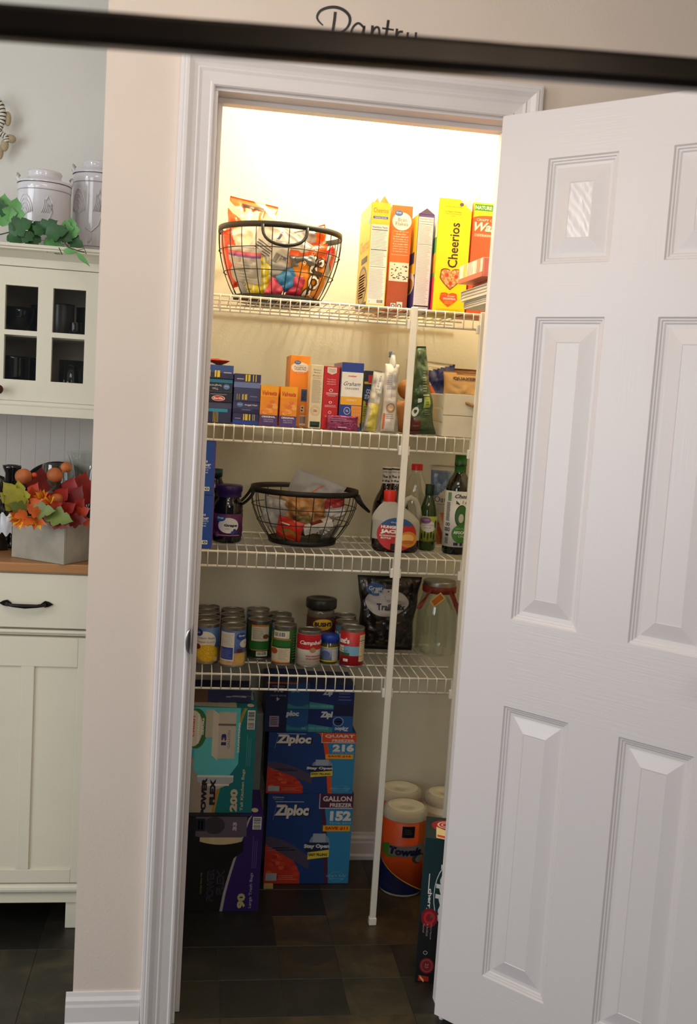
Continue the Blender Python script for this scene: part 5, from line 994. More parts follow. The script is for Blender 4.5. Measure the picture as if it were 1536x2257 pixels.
def d_sL(d):
    d.rect(0, 0, .50, 1, (10, 18, 62)); d.rect(.50, 0, 1, 1, (20, 74, 130)); d.fill(.5, 1, lambda u: .04, lambda u: .14-.05*math.sin((u-.5)*6), (40, 120, 130)); d.fill(.5, 1, lambda u: .46, lambda u: .58-.06*math.sin((u-.5)*6), (40, 120, 130)); d.rect(.5, .46, 1, .47, (16, 40, 90))
    d.text('oc', .66, .84, .08, (130, 160, 190), .2, bold=.04); d.text('ploc', .63, .36, .14, (190, 196, 206), .30, bold=.06, shear=.1); d.text('216', .27, .84, .09, (170, 170, 190), .22, bold=.05, rot=180); d.text('TOTAL BAGS', .27, .92, .03, (150, 150, 180), .3, rot=180); d.text('INNER BOXES', .27, .73, .03, (150, 150, 180), .36, rot=180); d.text('4', .27, .66, .07, (190, 190, 200), .07, bold=.05, rot=180); d.rect(.1, .1, .32, .32, (150, 130, 150)); d.lines(.12, .13, .3, .3, 5, (90, 70, 100), .4, .1); d.rect(0, .97, .7, 1, (196, 90, 40)); d.text('54', .9, .08, .04, (120, 190, 200), .08)
def d_sR(d):
    d.rect(0, 0, 1, 1, (14, 34, 96)); d.fill(0, .55, lambda u: .0, lambda u: .17-.12*u, (50, 130, 140)); d.fill(0, .55, lambda u: .49, lambda u: .64-.12*u, (50, 130, 140)); d.text('PARA CONGELAR', .28, .55, .05, (130, 180, 180), .5); d.text('PARA CONGELAR', .24, .08, .05, (130, 180, 180), .44); d.text('Zip', .40, .83, .14, (190, 196, 206), .22, bold=.06, shear=.1); d.text('Zipl', .40, .36, .16, (200, 204, 210), .28, bold=.06, shear=.1); d.rect(.55, .35, 1, .60, (8, 20, 60)); d.rect(.55, 0, 1, .35, (30, 80, 140)); d.ell(.67, .23, .12, .10, (130, 160, 190)); d.ell(.67, .23, .10, .085, (14, 30, 80)); d.lines(.60, .215, .74, .245, 1, (150, 160, 190), .6); d.text('Ziploc', .76, .08, .10, (190, 196, 206), .32, bold=.06, rot=180, shear=.1); d.lines(.65, .66, .95, .92, 4, (100, 110, 170), .25, .2)
hS = .148
xa = at(584.5, 1570, Yz).x; xb = at(680, 1570, Yz).x; xd = at(779, 1570, Yz).x
carton('freezer_bag_box', 'small dark blue bag box, left one on top of the stack', 0, 0, 0, 0, Yz, 0, .15, (14, 40, 100), d_sL, group='blue freezer bag boxes', cat='box', w=xb-xa-.001, h=hS, loc=((xa+xb)/2, Yz-.003, zs_))
carton('freezer_bag_box', 'small dark blue bag box, right one on top of the stack', 0, 0, 0, 0, Yz, 0, .15, (14, 34, 96), d_sR, group='blue freezer bag boxes', cat='box', w=xd-xb-.001, h=hS-.006, loc=((xb+xd)/2, Yz-.001, zs_))
g = G(); yb_ = atz(591, 1960, 0); g.box(-.014, 0, 0, .014, .012, .012, mat('raw_pine', (170, 140, 80), .7), b=.0008); tag(g.build('wood_block', None, (yb_.x, .640, .0006)), 'tiny pale wooden block on the floor before the gallon box', 'wood block')
# trash bag boxes
PUR = (46, 22, 96)
a = atz(450, 2008, 0); b_ = atz(569, 2009, 0); Yp = .512; hP = at(560, 1797, Yp).z-.002; xr = b_.x; wP = xr+.10
def swoosh(d, c, c2):
    d.fill(.62, 1, lambda u: 0, lambda u: 1 if u > .93 else min(1, ((u-.62)/.31)**1.6), c)
def d_pur(d):
    d.rect(0, 0, .38, 1, (44, 34, 96)); [d.ring(.30+.02*k, .28+.06*k, .045, .16, .25, (120, 30, 70)) for k in range(3)]; d.text("Member's Mark", .34, .55, .028, (150, 160, 180), .16, rot=90)
    d.rect(.36, 0, 1, 1, (14, 13, 16)); d.fill(.66, 1, lambda u: 0, lambda u: min(1, ((u-.66)/.22)**.75*1.0) if u < .88 else 1, (168, 160, 170)); d.fill(.685, 1, lambda u: 0, lambda u: min(1, ((u-.685)/.21)**.75) if u < .895 else 1, PUR)
    d.quad(.40, .86, 1, .50, .72, 1, (22, 18, 24)); d.fill(.42, .86, lambda u: .76 + .25*abs(u-.64)**1.5, lambda u: .99, (92, 82, 96)); d.fill(.46, .82, lambda u: .70+1.0*abs(u-.64)**2, lambda u: .775, (196, 180, 140)); d.ell(.58, .90, .09, .09, (56, 50, 56)); d.rect(.42, .84, .50, .97, (16, 18, 44)); d.lines(.435, .86, .485, .95, 2, (190, 180, 80), .5, .1, vert=True); d.text('33', .755, .89, .035, (180, 170, 190), .09, rot=90, bold=.06); d.fill(.44, .84, lambda u: .45+.9*abs(u-.64), lambda u: .70+1.0*abs(u-.64)**2, (5, 5, 6))
    d.text('DOUBLE THICK TOP', .49, .3, .013, (150, 150, 50), .22, rot=90); d.text('POWER', .57, .28, .06, (70, 68, 80), .34, rot=90, bold=.04); d.text('POWER', .57, .28, .045, (10, 10, 12), .33, rot=90); d.text('FLEX', .655, .31, .06, (70, 68, 80), .26, rot=90, bold=.04); d.text('FLEX', .655, .31, .045, (10, 10, 12), .25, rot=90)
    d.text('90', .845, .11, .072, (190, 180, 130), .16, rot=90, bold=.06); d.text('Large Trash Bags', .925, .22, .032, (160, 150, 180), .37, rot=90, bold=.02); d.barcode(.91, .86, .985, .99, horiz=True); d.lines(.915, .45, .965, .8, 3, (100, 84, 150), .3, .2, vert=True)
carton('trash_bag_box', 'black and purple box of large trash bags standing on the floor', 0, 0, 0, 0, Yp, 0, .19, PUR, d_pur, group='trash bag boxes', cat='box', w=wP, h=hP, loc=(xr-wP/2, Yp, .0006), drawtop=lambda d: (d.rect(0, 0, .8, 1, (20, 18, 24)), d.ell(.93, .2, .03, .08, (206, 196, 170))))
zt_ = .0006+hP+.0012; TEAL = (16, 110, 116); Yt = .53; xr2 = at(559, 1700, Yt).x; hT = at(560, 1561, Yt).z-zt_; wT = xr2+.09
def d_teal(d):
    d.rect(0, 0, .74, 1, (70, 170, 180)); d.fill(.0, .86, lambda u: 0, lambda u: .52-.45*max(0, u-.40)**1.4 if u < .86 else 0, (164, 150, 136)); d.quad(0, 0, .5, .38, 0, .6, (40, 130, 140)); d.fill(.60, 1, lambda u: 0, lambda u: min(1, ((u-.60)/.27)**.8) if u < .87 else 1, (190, 110, 30)); d.fill(.62, 1, lambda u: 0, lambda u: min(1, ((u-.62)/.27)**.8) if u < .88 else 1, (130, 160, 60)); d.fill(.63, 1, lambda u: 0, lambda u: min(1, ((u-.63)/.27)**.8) if u < .885 else 1, TEAL)
    d.fill(.40, .84, lambda u: .30+1.8*max(0, abs(u-.60)-.10)**1.2, lambda u: 1, (90, 190, 196)); d.ell(.41, .80, .11, .19, (56, 110, 50)); d.ell(.38, .80, .09, .17, (214, 208, 186)); d.text('clean', .375, .82, .035, (214, 90, 40), .2, rot=90, bold=.03); d.text('NEUTRALIZES', .43, .80, .018, (236, 236, 226), .28, rot=90, bold=.04); d.text('ODORS', .475, .82, .018, (236, 236, 226), .16, rot=90, bold=.04)
    d.rect(.50, .72, .58, .98, (184, 176, 160)); d.quad(.57, .55, .98, .63, .50, .94, (206, 196, 180)); d.rect(.63, .52, .80, .96, (190, 182, 166)); d.rect(.625, .83, .80, .85, (110, 100, 96)); d.text('13', .685, .70, .05, (44, 40, 100), .11, rot=90, bold=.07); d.text('GALLON', .735, .70, .025, (80, 80, 120), .17, rot=90)
    d.quad(.44, .34, .36, .80, .32, .36, (214, 214, 206)); d.fill(.44, .80, lambda u: .22+.6*abs(u-.62)**1.2, lambda u: .34, (170, 176, 180)); d.fill(.48, .76, lambda u: .26, lambda u: .275, (240, 220, 190)); d.text('POWER', .515, .155, .055, (26, 24, 40), .36, rot=90, bold=.07); d.text('FLEX', .60, .20, .055, (26, 24, 40), .25, rot=90, bold=.07); d.text('DRAWSTRING', .835, .72, .02, (240, 230, 214), .28, rot=90, bold=.03)
    d.text('200', .815, .12, .075, (196, 184, 160), .22, rot=90, bold=.06); d.text('Tall Kitchen Bags', .90, .22, .036, (196, 188, 170), .40, rot=90, bold=.02); d.barcode(.91, .80, .985, .98, horiz=True); d.lines(.91, .45, .965, .76, 3, (90, 150, 156), .3, .2, vert=True)
carton('trash_bag_box', 'teal box of tall kitchen bags stacked on the black purple box', 0, 0, 0, 0, Yt, 0, .15, TEAL, d_teal, group='trash bag boxes', cat='box', w=wT, h=hT, loc=(xr2-wT/2, Yt, zt_), drawtop=lambda d: (d.rect(0, 0, .75, 1, (60, 150, 156)), d.quad(.35, .1, .7, .8, .0, .9, (176, 170, 150)), d.rect(.55, .3, .62, .6, (24, 24, 40)), d.rect(.66, .3, .73, .6, (24, 24, 40)), d.rect(.90, .5, .98, .95, (180, 180, 170)), d.ell(.94, .15, .035, .1, (214, 190, 170))))
carton('plain_box', 'grey box side just visible behind the teal bag box', 0, 0, 0, 0, Yt, 0, .12, (130, 130, 126), None, cat='box', w=.16, h=at(566, 1575, .71).z, loc=(at(575, 1690, .71).x-.08, .712, .0008))
bx_t = at(520, 1525, .60)
carton('dark_bag_box', 'dark blue bag box lying on top of the teal box, under the shelf', 0, 0, 0, 0, .56, 0, .10, (30, 34, 76), lambda d: (d.rect(0, 0, .5, 1, (90, 60, 36)), d.text('Zip', .86, .5, .3, (150, 150, 150), .16, rot=90, bold=.05)), cat='box', w=.24, h=.035, loc=(xr2-.135, .575, zt_+hT+.001))
# paper towel rolls
M_pap = mat('white_paper', (222, 214, 190), .85, var=.04, bump=.5, bscale=120)
def roll(px, pb, Y, R, H, label, draw=None, wrapped=True, x=None, wrapcol=(204, 74, 20)):
    x = at(px, pb-60, Y-R).x if x is None else x
    t = thing('paper_towel_roll', label, 'paper towel roll', (x, Y, .0006), -.2, 'paper towel rolls')
    g = G(); g.lathe([(R*.24, .004), (R*.9, 0), (R*.97, .006), (R*.98, H-.02), (R*.92, H-.004), (R*.8, H), (R*.28, H-.002), (R*.22, H-.008), (R*.20, H-.04), (0, H-.04)], M_pap, seg=40); g.build('towel_body', t)
    if draw: label_wrap(t, R*.985, .010, H-.028, wrapcol, draw, half=PI*.55, name='printed_wrap')
    g = G(); g.lathe([(R*1.0, H-.03), (R*1.0, H-.022), (R*.95, H-.004), (R*.8, H+.0015)], glassy('thin_film', (235, 232, 225), .93, .15), seg=36); g.build('plastic_film', t)
    return t
def d_tow(d):
    d.fill(.0, .88, lambda u: 0, lambda u: max(0, .52-.60*u), (214, 160, 60)); d.fill(.0, .86, lambda u: 0, lambda u: max(0, .505-.60*u), (18, 24, 70)); d.lines(.12, .06, .45, .12, 2, (60, 60, 110), .3, .3)
    d.ell(.30, .585, .15, .09, (70, 120, 30)); d.quad(.28, .60, .70, .34, .62, .64, (70, 120, 30)); d.quad(.30, .53, .66, .90, .53, .71, (118, 114, 112)); d.ell(.72, .50, .10, .07, (60, 56, 54)); d.ell(.74, .49, .07, .05, (120, 112, 106)); d.text('Towels', .53, .60, .11, (16, 18, 60), .44, bold=.06, shear=.15); d.rect(.47, .80, .63, .955, (14, 16, 22)); d.lines(.50, .84, .60, .92, 3, (110, 110, 90), .35, .2); d.quad(.7, .7, 1, 1, .66, 1, (190, 90, 20))
Rr = (at(944, 1900, .62).x-at(833, 1900, .62).x)/2
Rr = .0668; Yr = .6435; hR = at(893, 1775, Yr).z
roll(888, 1981, Yr, Rr, hR, 'paper towel roll in an orange Towels wrapper, nearest the front', d_tow, x=at(888, 1870, Yr).x)
def d_tow2(d): d.rect(.0, 0, 1, .9, (214, 204, 180)); d.rect(.38, 0, .46, .8, (196, 40, 20)); d.rect(.52, 0, .58, .82, (196, 60, 20)); d.rect(.66, 0, .9, .82, (196, 90, 20))
roll(0, 0, .7795, Rr, hR+.002, 'white wrapped paper towel roll touching the back wall, left one', lambda d: (d.rect(0, 0, 1, .93, (190, 70, 26)), d.rect(.62, .93, .80, 1, (20, 20, 40))), x=at(883, 1735, .7795).x)
roll(0, 0, .745, .0645, hR, 'white paper towel roll with red stripes, right one behind the pole', d_tow2, x=at(982, 1745, .745).x, wrapcol=(214, 204, 180))
# cola twelve-pack on end
Yc = .113; xl = atz(918, 2184, 0).x; hK = at(938, 1862, Yc).z
def d_dp(d):
    d.rect(0, 0, 1, 1, (10, 42, 46)); d.fill(0, 1, lambda u: 0, lambda u: .47-.1*u, (12, 12, 14)); d.text('Pepper', .46, .62, .34, (214, 214, 210), .42, rot=-90, bold=.06, shear=.1); d.ring(.55, .62, .30, .22, .05, (200, 204, 200)); d.fill(.13, .15, lambda u: .62, lambda u: .76, (206, 206, 200))
    d.text('cherry', .17, .575, .095, (224, 220, 214), .165, rot=-90, bold=.03); d.ell(.20, .455, .17, .068, (120, 14, 26)); d.ring(.20, .455, .12, .045, .4, (170, 30, 44)); d.ell(.24, .465, .03, .012, (60, 90, 40))
    for k, t_ in enumerate(['Cherry Naturals', '& Artificial', 'Flavored']): d.text(t_, .25-.075*k, .36+.01*k, .04, (170, 150, 140), [.11, .085, .06][k], rot=-90)
    d.ring(.17, .21, .045, .014, .3, (150, 150, 150)); d.ell(.22, .12, .15, .055, (110, 26, 30)); d.ring(.22, .12, .12, .045, .15, (150, 60, 60)); d.text('23', .22, .12, .07, (170, 130, 120), .03, rot=-90); d.quad(.06, .01, .05, .28, .01, .045, (150, 30, 20)); d.quad(.09, .03, .05, .18, .0, .02, (220, 150, 90))
carton('soda_pack', 'dark teal and black cherry soda case standing at the door edge', 0, 0, 0, 0, Yc, 0, .135, (10, 42, 46), d_dp, cat='soda case', w=.12, h=hK, loc=(.5925+.06*math.cos(.23), .150-.06*math.sin(.23), .0006), rz=-.23, drawtop=lambda d: (d.rect(0, 0, 1, 1, (12, 36, 40)), d.ell(.42, .62, .30, .26, (150, 16, 24)), d.ring(.42, .66, .18, .16, .2, (220, 190, 180)), d.ring(.42, .66, .10, .09, .3, (220, 190, 180)), d.quad(.22, .05, .55, .42, .0, .40, (214, 200, 150)), d.quad(.24, .1, .2, .4, .05, .15, (200, 60, 40))))
# ================================================================ HUTCH ON THE LEFT
YL = .42; YU = .55; HX0, HX1 = -1.15, -.243; HB = .862
def zl(px, py, Y=YL): return at(px, py, Y).z
M_hut = mat('cream_cabinet_paint', (212, 206, 186), .45, var=.02, scale=8, bump=.05, bscale=80); M_hut2 = M_hut
M_oak = mat('honey_oak', (160, 112, 66), .45, var=.18, scale=12, bump=.2, bscale=40)
nt = M_oak.node_tree; tcn = [n for n in nt.nodes if n.type == 'TEX_COORD'][0]; nz = [n for n in nt.nodes if n.type == 'TEX_NOISE'][0]
mpn = nt.nodes.new('ShaderNodeMapping'); mpn.inputs['Scale'].default_value = (.25, 3, 3); nt.links.new(tcn.outputs['Object'], mpn.inputs['Vector']); nt.links.new(mpn.outputs[0], nz.inputs['Vector'])
zc1 = zl(60, 1239); zc0 = zl(60, 1260); zdr = zl(80, 1390); zap1 = zl(80, 1947); zap0 = zl(80, 1991)
hut = thing('hutch', 'cream painted hutch with oak counter and glass-doored top', 'hutch', (0, 0, 0))
def part(fn, name, parent=hut, label=None):
    g = G(); fn(g); o = g.build(name, parent)
    if label: o['label'] = label
    return o
part(lambda g: (g.box(HX0, YL+.02, zap0+.001, HX1, HB, zc0, M_hut), g.box(HX0, YL+.006, zc0-.02, HX1, YL+.02, zc0, M_hut), g.box(HX0, YL+.006, zdr-.012, HX1, YL+.02, zdr+.0, M_hut), g.box(HX1-.022, YL+.004, zap1, HX1, YL+.02, zc0, M_hut)), 'base_cabinet')
part(lambda g: g.box(HX0-.01, YL-.012, zc0, HX1, HB, zc1, M_oak, b=.003), 'counter_top', label='oak wood counter top')
def leg(x):
    g = G(); g.box(x-.025, YL+.01, .0005, x+.025, YL+.06, zap0+.003, M_hut, b=.002); g.build('leg', hut)
for x in (HX0+.03, HX1-.03): leg(x)
def lathe_mould(g, z, hh, dd, y0, x0=HX0, x1=HX1):   # horizontal half-round moulding
    n = 8; vs = []
    for x in (x0, x1):
        for k in range(n+1): a = -PI/2+PI*k/n; vs.append((x, y0-dd*math.cos(a), z+hh*math.sin(a)))
    g.add(vs, [(k, k+1, n+2+k, n+1+k) for k in range(n)]+[tuple(range(n+1)), tuple(range(n+1, 2*n+2))], M_hut, False)
part(lambda g: (g.box(HX0, YL+.004, zap0, HX1, YL+.02, zap1, M_hut), lathe_mould(g, (zap1+zl(80, 1970))/2, (zap1-zl(80, 1970))/2, .014, YL+.006)), 'base_moulding')
part(lambda g: lathe_mould(g, zdr-.003, .006, .009, YL+.006), 'divider_moulding')
xd1 = at(176, 1700, YL).x; xd0 = xd1-.40
dr = part(lambda g: g.box(xd0-.2, YL-.004, zdr+.008, HX1+.0, YL+.0055, zc0-.004, M_hut, b=.002), 'drawer')
def pull(parent, cx, cz, y):
    g = G(); M_br = mat('oil_rubbed_bronze', (26, 22, 20), .35, .5); w2 = .048
    g.tube([(cx-w2, y, cz), (cx-w2*.96, y-.014, cz-.0005), (cx-w2*.6, y-.021, cz-.002), (cx, y-.023, cz-.003), (cx+w2*.6, y-.021, cz-.002), (cx+w2*.96, y-.014, cz-.0005), (cx+w2, y, cz)], [.004, .0045, .0045, .006, .0045, .0045, .004], M_br, 8)
    for s in (-1, 1):
        x = cx+s*w2; g.extrude([(x-.013*(1.4 if s < 0 else 1), 0), (x-.002, -.0085), (x+.008, -.006), (x+.013*(1.4 if s > 0 else 1), 0), (x+.008, .006), (x-.002, .0085)] if s > 0 else [(x-.018, 0), (x-.008, -.006), (x+.002, -.0085), (x+.013, 0), (x+.002, .0085), (x-.008, .006)], -.0005, .004, M_br, Matrix.Translation((0, y, cz)) @ Matrix.Rotation(PI/2, 4, 'X'))
    g.build('drawer_pull', parent)
ph = at(58, 1330, YL-.004); pull(dr, ph.x, ph.z, YL-.004)
zt1 = zl(80, 1404); zr1 = zl(80, 1468); zr0 = zl(80, 1915); zb0 = zl(80, 1944); xr_ = at(163, 1700, YL).x; xc0 = at(41, 1700, YL).x; xc1 = at(69, 1700, YL).x
def door_low(g):
    g.box(xc0-.19, YL+.001, zb0, HX1-.004, YL+.0195, zt1, M_hut, b=.001)
    g.box(xc0-.19, YL-.0045, zr1, xr_-.0003, YL+.001, zt1, M_hut, b=.001); g.box(xc0-.19, YL-.0045, zb0, xr_-.0003, YL+.001, zr0, M_hut, b=.001)
    g.box(xc0, YL-.004, zr0, xc1, YL+.001, zr1, M_hut, b=.001); g.box(xr_, YL-.0045, zb0, HX1-.004, YL+.001, zt1, M_hut, b=.001)
part(door_low, 'door')
# upper cabinet
zp1 = zl(60, 631, YU); zp0 = zl(60, 838, YU); zm1 = zl(60, 729, YU); zm0 = zl(60, 740, YU); xL0 = at(10, 735, YU).x; xL1 = at(82, 735, YU).x; xR0 = at(115, 735, YU).x; xR1 = at(187, 735, YU).x
zcr1 = zl(100, 541, YU-.05); zcr0 = zl(100, 570, YU-.02); zfr0 = zl(100, 592, YU); zub = zl(100, 887, YU); zlr1 = zl(100, 899, YU-.01); zlr0 = zl(100, 918, YU-.01)
def upper(g):
    g.box(HX0, YU+.001, zub, HX0+.02, HB, zcr0, M_hut); g.box(HX1-.018, YU+.001, zub, HX1, HB, zcr0, M_hut); g.box(HX0+.02, HB-.01, zub, HX1-.018, HB, zcr0, mat('cabinet_back_panel', (206, 190, 174), .6)); g.box(HX0+.02, YU+.02, zub, HX1-.018, HB-.01, zub+.018, M_hut); g.box(HX0+.02, YU+.001, zcr0-.02, HX1-.018, HB-.01, zcr0, M_hut)
part(upper, 'upper_cabinet')
zs = (zm0+zm1)/2-.009
part(lambda g: g.box(HX0+.021, YU+.03, zs, HX1-.019, HB-.011, zs+.016, M_hut), 'shelf')
def crown(g):
    pr = [(YU+.0, zfr0), (YU-.006, zfr0+.001), (YU-.006, zcr0-.002), (YU-.016, zcr0+.004), (YU-.030, zcr0+(zcr1-zcr0)*.45), (YU-.047, zcr1-.013), (YU-.047, zcr1-.009), (YU-.052, zcr1-.007), (YU-.052, zcr1), (YU+.01, zcr1), (YU+.01, zfr0)]
    vs = [(x, y, z) for x in (HX0-.03, HX1) for y, z in pr]; n = len(pr)
    g.add(vs, [(k, (k+1) % n, n+(k+1) % n, n+k) for k in range(n)]+[tuple(range(n)), tuple(range(n, 2*n))], M_hut); g.box(HX0, YU+.011, zcr1-.012, HX1, HB, zcr1-.001, M_hut)
part(crown, 'crown_moulding')
def updoor(g):
    x0, x1 = xL0-.045, HX1-.003; zt = zfr0-.001; zb = zub+.001; y0, y1 = YU-.004, YU+.016
    for q in ((x0, zb, xL0, zt), (xL1, zb, xR0, zt), (xR1, zb, x1, zt), (xL0, zp1, xL1, zt), (xL0, zb, xL1, zp0), (xR0, zp1, xR1, zt), (xR0, zb, xR1, zp0), (xL0, zm0, xL1, zm1), (xR0, zm0, xR1, zm1)): g.box(q[0], y0, q[1], q[2], y1, q[3], M_hut)
    g.box(HX0+.002, y0, zb, x0-.003, y1, zt, M_hut, b=.002)
ud = part(updoor, 'glass_door')
for x0, x1 in ((xL0, xL1), (xR0, xR1)):
    for z0, z1 in ((zp0, zm0), (zm1, zp1)): part(lambda g: g.box(x0, YU+.004, z0, x1, YU+.007, z1, glassy('pane_glass', (249, 250, 248), .955, .02, True)), 'glass_pane', ud)
pk_ = at(-2, 858, YU-.02); g = G(); g.lathe([(0, 0), (.005, 0), (.005, .012), (.011, .018), (.012, .024), (.007, .029), (0, .03)], mat('bronze_knob', (70, 34, 16), .3, .6), seg=20, mt=Matrix.Translation((pk_.x, YU-.004, pk_.z)) @ Matrix.Rotation(PI/2, 4, 'X')); g.build('door_knob', ud)
part(lambda g: (lathe_mould(g, (zub+zlr1)/2-.001, (zub-zlr1)/2+.002, .009, YU), g.box(HX0, YU-.008, zlr0, HX1, YU+.012, zlr1+.001, M_hut, b=.001)), 'light_rail')
part(lambda g: (g.box(HX0, YU+.013, zc1, HX0+.02, HB, zub, M_hut), g.box(HX1-.018, YU+.013, zc1, HX1, HB, zub, M_hut)), 'side_bracket')
M_bead = mat('grey_white_beadboard', (200, 192, 184), .5, var=.02)
def bead(g):
    x = HX0+.02
    while x < HX1-.02: x2 = min(x+.0408, HX1-.0185); g.box(x, HB-.010, zc1, x2, HB-.001, zub, M_bead, b=.0007); x += .041
part(bead, 'beadboard_back')
# dishes behind the glass
M_blkc = mat('black_glazed_ceramic', (18, 17, 19), .12, var=.2, coat=.6); M_gray = mat('dark_grey_enamel', (58, 56, 52), .3, var=.1)
zin = zub+.0185; zsh = zs+.0165
def dish(name, pl, pr, pt, Y, base, label, m, prof, cat='dish', handle=False):
    a = at(pl, pt+20, Y); b_ = at(pr, pt+20, Y); R = (b_.x-a.x)/2; H = max(.03, at((pl+pr)/2, pt, Y).z-base)
    t = thing(name, label, cat, ((a.x+b_.x)/2, Y, base+.0005)); g = G()
    g.lathe([(r*R, z*H) for r, z in prof], m, seg=36); g.build('dish_body', t)
    if handle:
        for s in (-1, 1): g = G(); g.tube([(s*R*.97, 0, H*.8), (s*(R+.012), 0, H*.86), (s*(R+.012), 0, H*.66), (s*R*.95, 0, H*.6)], .005, m, 8); g.build('handle', t)
bowl = [(0, .03), (.5, 0), (.55, .02), (.85, .35), (.98, .8), (1, 1), (.96, 1), (.92, .8), (.8, .4), (.5, .1), (0, .08)]
pot = [(0, 0), (.92, 0), (.98, .05), (1, .5), (1, .93), (1.03, 1), (.96, 1), (.94, .1), (0, .08)]
dish('serving_bowl', 4, 76, 678, .68, zsh, 'black glazed bowl on the upper shelf behind the left glass pane', M_blkc, bowl)
dish('pitcher', 68, 98, 674, .74, zsh, 'black pitcher edge behind the left upper pane', M_blkc, pot, handle=False)
dish('saucepan', 112, 164, 671, .66, zsh, 'dark grey pan behind the right upper pane', M_gray, pot)
dish('stock_pot', 168, 225, 681, .72, zsh, 'grey pot at the far right behind the right upper pane', M_gray, pot)
dish('small_cup', 152, 180, 716, .594, zsh, 'small black cup in front of the grey pan', M_blkc, pot)
dish('casserole_pot', -14, 66, 785, .67, zin, 'black casserole behind the left lower pane', M_blkc, pot)
dish('sugar_bowl', 60, 96, 790, .76, zin, 'black sugar bowl right of the casserole', M_blkc, pot)
dish('mug', 130, 184, 795, .63, zin, 'black mug on a saucer behind the right lower pane', M_blkc, [(0, 0), (1.15, 0), (1.2, .06), (.9, .08), (.98, .2), (1, 1), (.95, 1), (.93, .15), (0, .12)])
# ---- canisters and vine on top of the hutch
M_can = mat('glazed_white_stoneware', (212, 208, 212), .12, var=.05, scale=14, bump=.25, bscale=28, coat=.5); M_rim = mat('grey_glaze_line', (150, 146, 150), .2)
def canister(pl, pr, ptop, pbody, Y, label, rz=0):
    a = at(pl, pbody+30, Y); b_ = at(pr, pbody+30, Y); R = (b_.x-a.x)/2; cx = (a.x+b_.x)/2; zb = zcr1+.0003; Hb = at((pl+pr)/2, pbody, Y).z-zb; Ht = at((pl+pr)/2, ptop, Y).z-zb
    t = thing('canister', label, 'canister', (cx, Y, zb), rz, 'white canisters on the hutch'); g = G()
    g.lathe([(0, 0), (R*.95, 0), (R*.98, .004), (R*.98, Hb*.12), (R, Hb*.14), (R, Hb*.90), (R*1.02, Hb*.92), (R*1.02, Hb*.985), (R*.98, Hb), (R*.9, Hb)], M_can, seg=56)
    g.lathe([(R*1.003, Hb*.885), (R*1.012, Hb*.893), (R*1.003, Hb*.90)], M_rim, seg=56); g.lathe([(R*.985, Hb*.125), (R*1.0, Hb*.132), (R*.99, Hb*.14)], M_rim, seg=56)
    # relief of a bird: tail rings, breast, feet
    def P(u, v, l=0): aa = u; return ((R+l)*math.sin(aa), -(R+l)*math.cos(aa), v*Hb)
    for k in range(5): r = .06+.075*k; g.tube([P(-.75+r*math.cos(q)*1.0, .50+r*.85*math.sin(q), .0008) for q in [PI*.05+PI*.9*i/12 for i in range(13)]], .0016, M_can, 6)
    for k in range(5): g.tube([P(.05+.05*k, .74-.02*k, .0008), P(.02+.06*k, .62, .002), P(-.05+.07*k, .54, .0008)], .0014, M_can, 6)
    g.tube([P(-.35, .34, 0), P(-.1, .30, .0015), P(.15, .38, .002), P(.35, .56, .0015), P(.33, .70, .001), P(.2, .8, .001), P(.1, .72, .0015)], .0022, M_can, 8); g.tube([P(-.1, .28, .001), P(-.12, .2, .001), P(-.2, .17, .001)], .0015, M_can, 6)
    g.build('canister_body', t); g = G()
    g.lathe([(R*1.03, Hb+.0005), (R*1.04, Hb+.004), (R*1.0, Hb+(Ht-Hb)*.18), (R*.80, Hb+(Ht-Hb)*.30), (R*.64, Hb+(Ht-Hb)*.42), (R*.62, Hb+(Ht-Hb)*.62), (R*.66, Hb+(Ht-Hb)*.78), (R*.62, Hb+(Ht-Hb)*.92), (R*.4, Ht), (0, Ht)], M_can, seg=56); g.build('lid', t)
    for s in (-1, 1):
        g = G(); g.tube([(s*R*.93, 0, Hb+.003), (s*R*1.02, 0, Hb+(Ht-Hb)*.35), (s*R*1.0, .004, Hb+(Ht-Hb)*.62), (s*R*.94, .006, Hb+(Ht-Hb)*.5)], [.006, .0055, .0055, .004], M_can, 8); g.build('handle', t)
canister(39, 156, 377, 410, .655, 'squat white stoneware canister with relief bird, left one on the hutch', .1)
canister(161, 270, 357, 390, .735, 'taller white canister cut by the wall edge, right one on the hutch', .0)
# leaves
def leafshape(g, p, dirv, up, L, Wd, m, lobes=3, cup=.15):
    dirv = Vector(dirv).normalized(); side = dirv.cross(Vector(up)).normalized(); nrm = side.cross(dirv)
    n = 26; p = Vector(p); vs = [p]; top_ = []; bot = []
    for i in range(n+1):
        q = i/n; wv = math.sin(PI*min(1, q*1.02)**.8)*(.72+.42*abs(math.sin(q*PI*lobes+.5))+.07*(i % 3 == 0)); droop = -cup*L*q*q
        c = p+dirv*L*q+nrm*droop
        top_.append(c+side*Wd/2*wv+nrm*(.12*Wd*wv)); bot.append(c-side*Wd/2*wv+nrm*(.12*Wd*wv)); vs.append(c)
    V = []; 
    for a, b_, c in zip(top_, bot, vs[1:]): V += [a, c, b_]
    V2 = [v-nrm*.0005 for v in V]; N = len(V)
    fs = [(3*i, 3*i+1, 3*i+4, 3*i+3) for i in range(n)]+[(3*i+1, 3*i+2, 3*i+5, 3*i+4) for i in range(n)]
    g.add(V, fs, m, True); g.add(V2, [f[::-1] for f in fs], m, True)
M_ivy = mat('dark_green_leaf', (34, 82, 36), .45, var=.3, scale=40); M_ivy2 = mat('light_green_leaf', (88, 146, 76), .45, var=.2, scale=40); M_stem = mat('vine_stem', (60, 66, 30), .6)
vine = thing('leaf_garland', 'green leafy vine trailing along the hutch top and over its edge', 'garland', (0, 0, 0)); 
